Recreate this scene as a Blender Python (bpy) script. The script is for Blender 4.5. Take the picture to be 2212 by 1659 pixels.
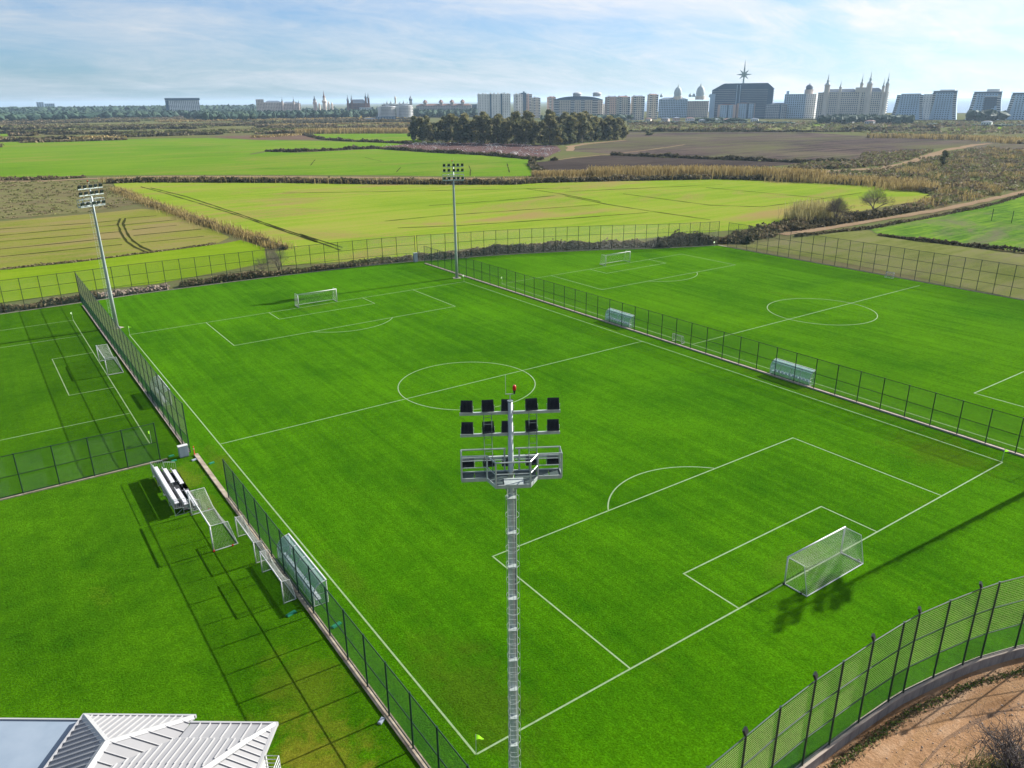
import bpy, math, random
import numpy as np
from mathutils import Vector, Matrix

for o in list(bpy.data.objects):
    bpy.data.objects.remove(o)
S = bpy.context.scene
COL = S.collection
R = math.radians

# ------------------------------------------------------------------ camera
CAM = Vector((-17.636, -29.189, 35.547))
YAW, PITCH, ROLL = 0.61037, 0.35558, -0.00896
cy, sy, cp, sp = math.cos(YAW), math.sin(YAW), math.cos(PITCH), math.sin(PITCH)
fw = Vector((sy * cp, cy * cp, -sp))
rt = Vector((cy, -sy, 0))
up = rt.cross(fw)
r2 = rt * math.cos(ROLL) + up * math.sin(ROLL)
u2 = -rt * math.sin(ROLL) + up * math.cos(ROLL)
cam = bpy.data.cameras.new('camera')
cam.sensor_width = 36.0
cam.lens = 36.0 * 1648.32 / 2212.0
cam.clip_start = 0.1
cam.clip_end = 60000
camo = bpy.data.objects.new('camera', cam)
COL.objects.link(camo)
M = Matrix((r2, u2, -fw)).transposed().to_4x4()
M.translation = CAM
camo.matrix_world = M
S.camera = camo

# ------------------------------------------------------------------ sky, sun, exposure
SUN_EL = R(29.6)
SUN_DIR = Vector((math.cos(SUN_EL) * 0.9985, math.cos(SUN_EL) * -0.055, math.sin(SUN_EL))).normalized()
SUN_AZ = math.atan2(SUN_DIR.x, SUN_DIR.y)
W = bpy.data.worlds.new('World')
S.world = W
W.use_nodes = True
nt = W.node_tree
for n in list(nt.nodes):
    nt.nodes.remove(n)


def nd(t, kind, **kw):
    n = t.nodes.new(kind)
    for k, v in kw.items():
        setattr(n, k, v)
    return n


def ramp(t, src, stops):
    n = nd(t, 'ShaderNodeValToRGB')
    e = n.color_ramp.elements
    while len(e) > 1:
        e.remove(e[0])
    e[0].position = stops[0][0]
    e[0].color = (*stops[0][1], 1) if isinstance(stops[0][1], tuple) else (stops[0][1],) * 3 + (1,)
    for p_, c_ in stops[1:]:
        q = e.new(p_)
        q.color = (*c_, 1) if isinstance(c_, tuple) else (c_,) * 3 + (1,)
    t.links.new(src, n.inputs['Fac'])
    return n.outputs['Color']


def math_(t, op, a, b=None, clamp=False):
    n = nd(t, 'ShaderNodeMath', operation=op)
    n.use_clamp = clamp
    for i, v in enumerate((a, b)):
        if v is None:
            continue
        if isinstance(v, (int, float)):
            n.inputs[i].default_value = v
        else:
            t.links.new(v, n.inputs[i])
    return n.outputs[0]


def mix(t, fac, a, b, mode='MIX'):
    n = nd(t, 'ShaderNodeMix', data_type='RGBA', blend_type=mode)
    for i, v in ((0, fac), (6, a), (7, b)):
        if isinstance(v, (int, float)):
            n.inputs[i].default_value = v
        elif isinstance(v, tuple):
            n.inputs[i].default_value = (*v, 1)
        else:
            t.links.new(v, n.inputs[i])
    return n.outputs[2]


sky = nd(nt, 'ShaderNodeTexSky', sky_type='NISHITA')
sky.sun_disc = False
sky.sun_elevation = SUN_EL
sky.sun_rotation = SUN_AZ
sky.altitude = 30
sky.air_density = 1.0
sky.dust_density = 0.6
sky.ozone_density = 4.0
tc = nd(nt, 'ShaderNodeTexCoord')
sx = nd(nt, 'ShaderNodeSeparateXYZ')
nt.links.new(tc.outputs['Generated'], sx.inputs[0])
zz = math_(nt, 'ADD', math_(nt, 'MAXIMUM', sx.outputs[2], 0.0), 0.20)
cx_ = nd(nt, 'ShaderNodeCombineXYZ')
nt.links.new(math_(nt, 'DIVIDE', sx.outputs[0], zz), cx_.inputs[0])
nt.links.new(math_(nt, 'DIVIDE', sx.outputs[1], zz), cx_.inputs[1])


def sky_noise(scale, detail, rough, dist, off, stretch=(1, 1, 1)):
    mp = nd(nt, 'ShaderNodeMapping')
    mp.inputs['Location'].default_value = (off, off * 0.7, 0)
    mp.inputs['Rotation'].default_value = (0, 0, R(35))
    mp.inputs['Scale'].default_value = stretch
    nt.links.new(cx_.outputs[0], mp.inputs[0])
    n = nd(nt, 'ShaderNodeTexNoise')
    n.inputs['Scale'].default_value = scale
    n.inputs['Detail'].default_value = detail
    n.inputs['Roughness'].default_value = rough
    n.inputs['Distortion'].default_value = dist
    nt.links.new(mp.outputs[0], n.inputs['Vector'])
    return n.outputs[0]


c1 = ramp(nt, sky_noise(1.0, 9, 0.62, 0.6, 14.9, (0.8, 1.25, 1)), [(0.40, 0.0), (0.62, 1.0)])
c2 = ramp(nt, sky_noise(2.9, 10, 0.68, 0.8, 20.3, (0.7, 1.35, 1)), [(0.42, 0.0), (0.72, 1.0)])
cl = math_(nt, 'ADD', math_(nt, 'MULTIPLY', c1, 0.55), math_(nt, 'MULTIPLY', c2, 0.45), True)
cl = math_(nt, 'ADD', math_(nt, 'MULTIPLY', cl, 0.78), 0.20, True)      # a thin veil everywhere, streaks in it
# veil clouds take the light of the sky behind them: brighter towards the sun, greyer away from it
dot = nd(nt, 'ShaderNodeVectorMath', operation='DOT_PRODUCT')
nt.links.new(tc.outputs['Generated'], dot.inputs[0])
dot.inputs[1].default_value = tuple(SUN_DIR)
glow = math_(nt, 'POWER', math_(nt, 'MAXIMUM', math_(nt, 'ADD', math_(nt, 'MULTIPLY', dot.outputs['Value'], 0.5), 0.5), 0.0), 3.0)
cl = math_(nt, 'ADD', cl, math_(nt, 'MULTIPLY', glow, 0.30), True)
cloud = mix(nt, glow, (4.4, 5.1, 5.7), (9.6, 9.4, 9.9))
skyb = mix(nt, 1.0, sky.outputs[0], (0.45, 0.79, 1.14), 'MULTIPLY')
skyc = mix(nt, 0.0, skyb, cloud)
nt.links.new(cl, skyc.node.inputs[0])
bg = nd(nt, 'ShaderNodeBackground')
bg.inputs['Strength'].default_value = 0.052
nt.links.new(skyc, bg.inputs[0])
wo = nd(nt, 'ShaderNodeOutputWorld')
nt.links.new(bg.outputs[0], wo.inputs['Surface'])

sl = bpy.data.lights.new('sun', 'SUN')
sl.energy = 5.0
sl.angle = R(0.53)
sl.color = (1.0, 0.955, 0.88)
slo = bpy.data.objects.new('sun', sl)
COL.objects.link(slo)
slo.rotation_euler = (-SUN_DIR).to_track_quat('-Z', 'Y').to_euler()
slo.location = (60, 0, 120)

S.view_settings.view_transform = 'Standard'
S.view_settings.look = 'None'
S.view_settings.gamma = 1
S.view_settings.use_curve_mapping = False
S.view_settings.exposure = 1.25
S.cycles.use_denoising = True
S.cycles.max_bounces = 8
S.cycles.transparent_max_bounces = 24
S.cycles.volume_bounces = 0
S.cycles.use_adaptive_sampling = False


# ------------------------------------------------------------------ materials
def newmat(name):
    m = bpy.data.materials.new(name)
    m.use_nodes = True
    t = m.node_tree
    return m, t, t.nodes['Principled BSDF']


def noise(t, vec, scale, detail=4, rough=0.55, dist=0.0, mscale=None, rot=0.0):
    if mscale is not None or rot:
        mp = nd(t, 'ShaderNodeMapping')
        mp.inputs['Scale'].default_value = mscale or (1, 1, 1)
        mp.inputs['Rotation'].default_value = (0, 0, rot)
        t.links.new(vec, mp.inputs[0])
        vec = mp.outputs[0]
    n = nd(t, 'ShaderNodeTexNoise')
    n.inputs['Scale'].default_value = scale
    n.inputs['Detail'].default_value = detail
    n.inputs['Roughness'].default_value = rough
    n.inputs['Distortion'].default_value = dist
    t.links.new(vec, n.inputs['Vector'])
    return n.outputs[0]


def pos(t):
    return nd(t, 'ShaderNodeNewGeometry').outputs['Position']


def bump(t, b, h, strength, distance):
    n = nd(t, 'ShaderNodeBump')
    n.inputs['Strength'].default_value = strength
    n.inputs['Distance'].default_value = distance
    t.links.new(h, n.inputs['Height'])
    t.links.new(n.outputs[0], b.inputs['Normal'])


def simple(name, c, c2=None, scale=3.0, rough=0.6, metal=0.0, spec=0.4, bmp=0.0, detail=5, mscale=None):
    m, t, b = newmat(name)
    c2 = c2 or tuple(x * 0.75 for x in c)
    tcn = nd(t, 'ShaderNodeTexCoord')
    f = noise(t, tcn.outputs['Object'], scale, detail, 0.6, 0.3, mscale)
    col = ramp(t, f, [(0.32, c2), (0.68, c)])
    t.links.new(col, b.inputs['Base Color'])
    b.inputs['Roughness'].default_value = rough
    b.inputs['Metallic'].default_value = metal
    b.inputs['Specular IOR Level'].default_value = spec
    if bmp:
        bump(t, b, f, bmp, 0.05)
    return m


def turf(name, dark, light, streak, dry, dryamt, rot=0.0, grain=7.0, worn=()):
    m, t, b = newmat(name)
    P = pos(t)
    s1 = noise(t, P, 1.0, 4, 0.6, 0.2, (0.75, 0.028, 1), rot)
    s2 = noise(t, P, 1.0, 3, 0.6, 0.2, (0.16, 0.02, 1), rot)
    big = noise(t, P, 0.055, 5, 0.6, 0.5)
    mid = noise(t, P, 0.5, 5, 0.65, 0.4)
    fine = noise(t, P, grain, 4, 0.7)
    f = math_(t, 'ADD', math_(t, 'MULTIPLY', s1, streak), math_(t, 'MULTIPLY', s2, streak * 0.8))
    f = math_(t, 'ADD', f, math_(t, 'MULTIPLY', big, 0.75))
    f = math_(t, 'ADD', f, math_(t, 'MULTIPLY', mid, 0.42))
    f = math_(t, 'ADD', f, math_(t, 'MULTIPLY', fine, 0.40))
    tot = streak * 1.8 + 1.57
    f = math_(t, 'DIVIDE', f, tot)
    col = ramp(t, f, [(0.40, dark), (0.60, light)])
    if dryamt > 0:
        d = ramp(t, math_(t, 'ADD', math_(t, 'MULTIPLY', noise(t, P, 0.11, 6, 0.68, 0.6), 0.75), math_(t, 'MULTIPLY', fine, 0.25)),
                 [(0.62 - dryamt * 0.16, 0.0), (0.78 - dryamt * 0.1, 1.0)])
        col = mix(t, math_(t, 'MULTIPLY', d, 0.75), col, dry)
    for (wx, wy, rx_, ry_, amt, wc) in worn:      # trodden or dried-out places
        mp = nd(t, 'ShaderNodeMapping')
        mp.inputs['Location'].default_value = (-wx / rx_, -wy / ry_, 0)
        mp.inputs['Scale'].default_value = (1 / rx_, 1 / ry_, 0)
        t.links.new(P, mp.inputs[0])
        ln = nd(t, 'ShaderNodeVectorMath', operation='LENGTH')
        t.links.new(mp.outputs[0], ln.inputs[0])
        k_ = math_(t, 'ADD', ln.outputs['Value'], math_(t, 'MULTIPLY', math_(t, 'SUBTRACT', noise(t, P, 0.45, 6, 0.7, 0.6), 0.5), 2.6))
        w_ = ramp(t, k_, [(0.25, 1.0), (1.0, 0.0)])
        col = mix(t, math_(t, 'MULTIPLY', w_, amt), col, wc)
    lines = noise(t, P, 1.0, 2, 0.5, 0.1, (2.6, 0.05, 1), rot)
    g1 = ramp(t, fine, [(0.30, 0.70), (0.50, 1.0), (0.70, 1.32)])
    g2 = ramp(t, noise(t, P, grain * 0.33, 3, 0.7), [(0.32, 0.80), (0.68, 1.18)])
    col = mix(t, 1.0, col, g1, 'MULTIPLY')
    col = mix(t, 1.0, col, g2, 'MULTIPLY')
    col = mix(t, min(1.0, streak), col, ramp(t, lines, [(0.35, 0.84), (0.65, 1.12)]), 'MULTIPLY')
    t.links.new(col, b.inputs['Base Color'])
    b.inputs['Roughness'].default_value = 0.85
    b.inputs['Specular IOR Level'].default_value = 0.0
    b.inputs['Sheen Weight'].default_value = 0.04
    b.inputs['Sheen Tint'].default_value = (0.55, 1.0, 0.15, 1)
    bump(t, b, math_(t, 'ADD', fine, math_(t, 'MULTIPLY', mid, 0.5)), 0.75, 0.12)
    return m


def field(name, cols, big=0.02, row=(0.02, 0.5), rot=0.0, fine=1.0, contrast=1.0, patch=None, patchlim=(0.52, 0.72), rough=0.9):
    m, t, b = newmat(name)
    P = pos(t)
    n1 = noise(t, P, big, 6, 0.65, 0.8)
    n2 = noise(t, P, 1.0, 3, 0.6, 0.2, (row[0], row[1], 1), rot)
    n3 = noise(t, P, fine, 5, 0.75)
    f = math_(t, 'ADD', math_(t, 'MULTIPLY', n1, 0.38), math_(t, 'ADD', math_(t, 'MULTIPLY', n2, 0.34), math_(t, 'MULTIPLY', n3, 0.28)))
    lo, hi = 0.5 - 0.13 / contrast, 0.5 + 0.13 / contrast
    k = len(cols)
    col = ramp(t, f, [(lo + (hi - lo) * i / (k - 1), c) for i, c in enumerate(cols)])
    if patch:
        pf = ramp(t, math_(t, 'ADD', math_(t, 'MULTIPLY', noise(t, P, big * 0.9, 7, 0.68, 1.2, (0.6, 1.6, 1), rot), 0.8), math_(t, 'MULTIPLY', n3, 0.2)),
                  [(patchlim[0], 0.0), (patchlim[1], 1.0)])
        col = mix(t, math_(t, 'MULTIPLY', pf, 0.8), col, patch)
    t.links.new(col, b.inputs['Base Color'])
    b.inputs['Roughness'].default_value = rough
    b.inputs['Specular IOR Level'].default_value = 0.0
    bump(t, b, n3, 0.6, 0.25)
    return m


def foliage(name, cols, scale=0.12, trans=0.25):
    m, t, b = newmat(name)
    g = nd(t, 'ShaderNodeNewGeometry')
    f = math_(t, 'ADD', math_(t, 'MULTIPLY', g.outputs['Random Per Island'], 0.55), math_(t, 'MULTIPLY', noise(t, g.outputs['Position'], scale, 3), 0.45))
    col = ramp(t, f, [(0.2 + 0.6 * i / (len(cols) - 1), c) for i, c in enumerate(cols)])
    t.links.new(col, b.inputs['Base Color'])
    b.inputs['Roughness'].default_value = 0.8
    b.inputs['Specular IOR Level'].default_value = 0.15
    if trans:
        tr = nd(t, 'ShaderNodeBsdfTranslucent')
        t.links.new(col, tr.inputs[0])
        ms = nd(t, 'ShaderNodeMixShader')
        ms.inputs[0].default_value = trans
        t.links.new(b.outputs[0], ms.inputs[1])
        t.links.new(tr.outputs[0], ms.inputs[2])
        t.links.new(ms.outputs[0], t.nodes['Material Output'].inputs['Surface'])
    return m


def clear_sheet(name, c, opac, rough=0.2):
    m, t, b = newmat(name)
    b.inputs['Base Color'].default_value = (*c, 1)
    b.inputs['Roughness'].default_value = rough
    tr = nd(t, 'ShaderNodeBsdfTransparent')
    tr.inputs[0].default_value = (0.86, 0.95, 0.95, 1)
    ms = nd(t, 'ShaderNodeMixShader')
    tcn = nd(t, 'ShaderNodeTexCoord')
    f = noise(t, tcn.outputs['Object'], 1.6, 5, 0.6, 0.5)
    k = math_(t, 'ADD', math_(t, 'MULTIPLY', f, 0.22), opac - 0.11)
    t.links.new(k, ms.inputs[0])
    t.links.new(tr.outputs[0], ms.inputs[1])
    t.links.new(b.outputs[0], ms.inputs[2])
    t.links.new(ms.outputs[0], t.nodes['Material Output'].inputs['Surface'])
    return m


GREEN_D, GREEN_L = (0.0127, 0.0649, 0.0002), (0.0452, 0.1412, 0.0004)
MT = {
    'pitch': turf('pitch_turf', GREEN_D, GREEN_L, 0.5, (0.0495, 0.0858, 0.002), 0.12, worn=[(32.3, 1.2, 5, 2.2, 0.35, (0.0561, 0.0792, 0.0079)), (32.3, 104.2, 5, 2.0, 0.3, (0.0561, 0.0792, 0.0079)), (2.5, 4, 3.5, 9, 0.45, (0.0396, 0.0561, 0.004)), (1.2, 20, 1.2, 8, 0.35, (0.0396, 0.0561, 0.004)), (-1.2, 48, 1.6, 5, 0.5, (0.066, 0.0825, 0.0079)), (62, 5, 5, 7, 0.4, (0.0495, 0.0627, 0.0026)), (66.5, 25, 1.2, 22, 0.35, (0.0462, 0.066, 0.0033)), (66.8, 80, 1.0, 26, 0.25, (0.0462, 0.066, 0.0033))]),
    'pitch_far': turf('far_pitch_turf', (0.0178, 0.0759, 0.0002), (0.0528, 0.1465, 0.0005), 0.6, (0.0594, 0.1056, 0.002), 0.14),
    'lawn': turf('lawn_turf', (0.0121, 0.0551, 0.0004), (0.0428, 0.1263, 0.0008), 0.15, (0.0927, 0.1187, 0.0066), 0.16, worn=[(-8.5, 3.5, 4.5, 6, 0.75, (0.1319, 0.1187, 0.0119)), (-6, 11, 3, 5, 0.5, (0.0855, 0.1072, 0.0066)), (-12, 9.5, 5, 2, 0.4, (0.0927, 0.1148, 0.0066)), (-5.5, 47, 2.5, 4, 0.55, (0.0927, 0.1072, 0.0099)), (-5, 40, 1.5, 3, 0.4, (0.0855, 0.0995, 0.0079))]),
    'small': turf('small_pitch_turf', (0.0099, 0.0495, 0.0003), (0.033, 0.1003, 0.0005), 0.2, (0.033, 0.0858, 0.002), 0.1),
    'line': simple('pitch_paint', (0.188, 0.264, 0.136), (0.128, 0.2, 0.08), 2.5, 0.9, detail=6),
    'base': field('scrub_ground', [(0.0714, 0.0578, 0.034), (0.102, 0.0938, 0.0449), (0.0816, 0.0986, 0.0354), (0.136, 0.1054, 0.068)], 0.012, (0.004, 0.03), R(8), 0.35),
    'bright': field('young_crop', [(0.0647, 0.1371, 0.0092), (0.0914, 0.1714, 0.0122), (0.1257, 0.1866, 0.0183)], 0.011, (0.006, 0.12), R(6), 0.5, patch=(0.1561, 0.1637, 0.0343), patchlim=(0.50, 0.64)),
    'crop': field('patchy_crop', [(0.1078, 0.1801, 0.0128), (0.1527, 0.2136, 0.0201), (0.2022, 0.2136, 0.0410)], 0.016, (0.01, 0.22), R(12), 0.9, patch=(0.2112, 0.1466, 0.0639), patchlim=(0.50, 0.62)),
    'crop_old': field('thin_crop', [(0.0978, 0.1275, 0.0153), (0.1402, 0.153, 0.0272), (0.17, 0.153, 0.0467)], 0.03, (0.02, 0.3), R(10), 1.0, patch=(0.1785, 0.1402, 0.0638), patchlim=(0.46, 0.60)),
    'verge': field('bright_verge', [(0.0972, 0.1608, 0.0059), (0.1234, 0.1945, 0.009), (0.1496, 0.202, 0.0165)], 0.03, (0.03, 0.2), 0, 0.9, patch=(0.1646, 0.172, 0.0374), patchlim=(0.58, 0.74)),
    'plough': field('ploughed_soil', [(0.0374, 0.0299, 0.0313), (0.0714, 0.0544, 0.049), (0.1054, 0.085, 0.0646)], 0.010, (0.010, 0.16), R(20), 0.5, 1.6, patch=(0.085, 0.0918, 0.0374), patchlim=(0.47, 0.62)),
    'plough_d': field('dark_ploughed_soil', [(0.0286, 0.0231, 0.0218), (0.0449, 0.036, 0.032), (0.0626, 0.051, 0.0422)], 0.012, (0.012, 0.2), R(12), 0.6, 1.5),
    'brown': field('brown_soil', [(0.085, 0.0544, 0.0408), (0.1088, 0.0714, 0.0544), (0.102, 0.085, 0.051)], 0.02, (0.006, 0.1), 0, 0.5),
    'pink': field('stony_pink_soil', [(0.0578, 0.0374, 0.034), (0.0918, 0.0578, 0.0544), (0.1258, 0.0884, 0.0816)], 0.03, (0.05, 0.2), 0, 0.9, 1.2),
    'fallow': field('fallow_grass', [(0.085, 0.102, 0.0238), (0.119, 0.1292, 0.0408), (0.136, 0.1258, 0.0646)], 0.03, (0.05, 0.3), R(20), 0.9, 1.3, patch=(0.0782, 0.068, 0.0476), patchlim=(0.55, 0.70)),
    'rough': field('tussocky_green', [(0.0425, 0.0935, 0.017), (0.0765, 0.1487, 0.017), (0.1232, 0.1997, 0.0213)], 0.02, (0.05, 0.5), R(-60), 0.5, 1.6, patch=(0.1063, 0.0978, 0.0638), patchlim=(0.54, 0.64)),
    'olive': field('olive_grass', [(0.0748, 0.0782, 0.0306), (0.102, 0.1054, 0.0374), (0.1156, 0.102, 0.0544)], 0.012, (0.004, 0.06), R(5), 0.4),
    'heath': field('brown_heath', [(0.086, 0.0733, 0.0411), (0.1159, 0.101, 0.0524), (0.1122, 0.1159, 0.0449), (0.1421, 0.1122, 0.0711)], 0.05, (0.05, 0.1), 0, 0.8, 1.2),
    'dirt': field('pale_dirt', [(0.1697, 0.0972, 0.0487), (0.2571, 0.1530, 0.0840), (0.3201, 0.2115, 0.1302)], 0.35, (0.1, 0.6), R(-8), 2.2, 1.3),
    'path': field('dirt_path', [(0.1768, 0.1258, 0.0782), (0.2244, 0.1632, 0.1054)], 0.1, (0.3, 0.3), 0, 1.0),
    'rut': field('tractor_rut', [(0.0204, 0.0245, 0.0068), (0.0476, 0.051, 0.0136)], 0.3, (0.5, 0.5), 0, 1.5),
    'concrete': simple('stained_concrete', (0.24, 0.216, 0.2), (0.136, 0.124, 0.12), 1.6, 0.9, bmp=0.3, mscale=(1.6, 1.6, 0.35)),
    'kerb': simple('kerb_concrete', (0.336, 0.288, 0.24), (0.24, 0.2, 0.16), 1.2, 0.9, bmp=0.3),
    'kerb_old': simple('worn_kerb_concrete', (0.336, 0.288, 0.216), (0.16, 0.12, 0.088), 1.7, 0.9, bmp=0.4, detail=8),
    'post': simple('green_painted_steel', (0.010, 0.036, 0.028), (0.008, 0.024, 0.019), 3, 0.45, 0.2),
    'mesh': simple('green_coated_wire', (0.0176, 0.084, 0.0576), (0.012, 0.06, 0.0416), 3, 0.5),
    'netting': simple('pale_netting', (0.496, 0.464, 0.24), (0.384, 0.368, 0.176), 3, 0.7),
    'mesh_pale': simple('galvanised_wire', (0.368, 0.368, 0.208), (0.272, 0.288, 0.144), 3, 0.5, 0.2),
    'galv': simple('galvanised_steel', (0.416, 0.464, 0.44), (0.304, 0.352, 0.344), 2.2, 0.42, 0.3, mscale=(2, 2, 0.5)),
    'galv_d': simple('dull_galvanised_steel', (0.208, 0.256, 0.256), (0.136, 0.176, 0.176), 2.2, 0.5, 0.5),
    'grate': simple('steel_grating', (0.08, 0.112, 0.108), (0.044, 0.068, 0.064), 9, 0.6, 0.5),
    'black': simple('black_housing', (0.010, 0.013, 0.015), (0.006, 0.008, 0.009), 4, 0.45),
    'glass': simple('lamp_glass', (0.10, 0.12, 0.13), (0.06, 0.075, 0.085), 2, 0.08, 0.6),
    'red': simple('red_plastic', (0.496, 0.016, 0.0112), (0.4, 0.0112, 0.008), 3, 0.35),
    'orange': simple('orange_red_plastic', (0.56, 0.044, 0.016), (0.44, 0.032, 0.0128), 3, 0.5),
    'white': simple('white_paint', (0.496, 0.504, 0.496), (0.4, 0.416, 0.416), 1.5, 0.4),
    'net': simple('white_net_cord', (0.48, 0.496, 0.448), (0.368, 0.384, 0.336), 2, 0.8),
    'seat': simple('white_plastic', (0.528, 0.524, 0.544), (0.448, 0.444, 0.472), 1.2, 0.35),
    'deck': simple('dark_stand_deck', (0.022, 0.024, 0.026), (0.014, 0.016, 0.018), 2, 0.8),
    'roof': simple('white_roof_metal', (0.24, 0.24, 0.246), (0.216, 0.216, 0.222), 0.8, 0.42),
    'roof_trim': simple('white_roof_trim', (0.3328, 0.3328, 0.336), (0.3008, 0.3008, 0.3072), 0.8, 0.4),
    'membrane': simple('grey_blue_membrane', (0.2, 0.248, 0.304), (0.168, 0.216, 0.272), 0.7, 0.7, detail=7),
    'plaster': simple('white_plaster', (0.44, 0.44, 0.424), (0.368, 0.368, 0.36), 0.7, 0.8),
    'boxgrey': simple('grey_cabinet_paint', (0.288, 0.328, 0.376), (0.24, 0.28, 0.328), 1.4, 0.45),
    'teal': simple('teal_plastic', (0.016, 0.208, 0.112), (0.012, 0.152, 0.08), 3, 0.5),
    'flag': foliage('lime_cloth', [(0.30, 0.72, 0.03), (0.36, 0.78, 0.04)], 0.12, 0.6),
    'flagw': foliage('pale_green_cloth', [(0.60, 0.80, 0.45), (0.66, 0.85, 0.55)], 0.12, 0.6),
    'poly': clear_sheet('clear_polycarbonate', (0.50, 0.58, 0.62), 0.30),
    'poly_roof': clear_sheet('blue_tinted_polycarbonate', (0.60, 0.80, 0.74), 0.55),
    'bark': simple('grey_bark', (0.068, 0.056, 0.044), (0.036, 0.0288, 0.024), 6, 0.9, bmp=0.3),
    'bark_pale': simple('pale_bark', (0.176, 0.144, 0.116), (0.096, 0.076, 0.06), 3, 0.9),
    'twig': simple('bare_twigs', (0.132, 0.108, 0.096), (0.076, 0.0624, 0.0576), 3, 0.9),
    'stone': simple('field_stone', (0.288, 0.224, 0.176), (0.16, 0.12, 0.096), 2, 0.95, bmp=0.4),
    'f_dark': foliage('hedge_leaves', [(0.038, 0.036, 0.018), (0.088, 0.078, 0.038), (0.150, 0.125, 0.070)]),
    'f_brown': foliage('dry_scrub', [(0.075, 0.056, 0.034), (0.155, 0.116, 0.070), (0.155, 0.145, 0.065), (0.27, 0.195, 0.12)]),
    'f_reed': foliage('dry_reeds', [(0.17, 0.125, 0.045), (0.30, 0.225, 0.085), (0.40, 0.32, 0.14)]),
    'f_reedp': foliage('pale_reeds', [(0.20, 0.17, 0.06), (0.33, 0.29, 0.12), (0.42, 0.38, 0.18)]),
    'f_weed': foliage('green_weeds', [(0.035, 0.050, 0.010), (0.060, 0.105, 0.014), (0.11, 0.15, 0.025)]),
    'f_gum': foliage('gum_leaves', [(0.035, 0.046, 0.022), (0.10, 0.112, 0.045), (0.175, 0.172, 0.075), (0.27, 0.235, 0.12)], 0.07, 0.4),
    'f_gumw': foliage('warm_gum_leaves', [(0.048, 0.050, 0.022), (0.13, 0.128, 0.050), (0.21, 0.20, 0.085), (0.29, 0.26, 0.13)], 0.07, 0.4),
    'f_gumd': foliage('dark_gum_leaves', [(0.022, 0.036, 0.022), (0.060, 0.080, 0.042), (0.11, 0.125, 0.06), (0.17, 0.165, 0.085)], 0.07, 0.35),
    'f_olive': foliage('olive_scrub', [(0.085, 0.090, 0.030), (0.140, 0.150, 0.048), (0.20, 0.195, 0.075)]),
    'f_pine': foliage('pine_wood', [(0.012, 0.034, 0.026), (0.026, 0.056, 0.036), (0.045, 0.075, 0.040)], 0.01, 0.0),
    'f_yel': foliage('yellow_bush', [(0.10, 0.085, 0.025), (0.17, 0.14, 0.04), (0.22, 0.19, 0.06)]),
    'sea': simple('sea_water', (0.04, 0.112, 0.192), (0.036, 0.096, 0.168), 0.001, 0.25),
}


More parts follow.
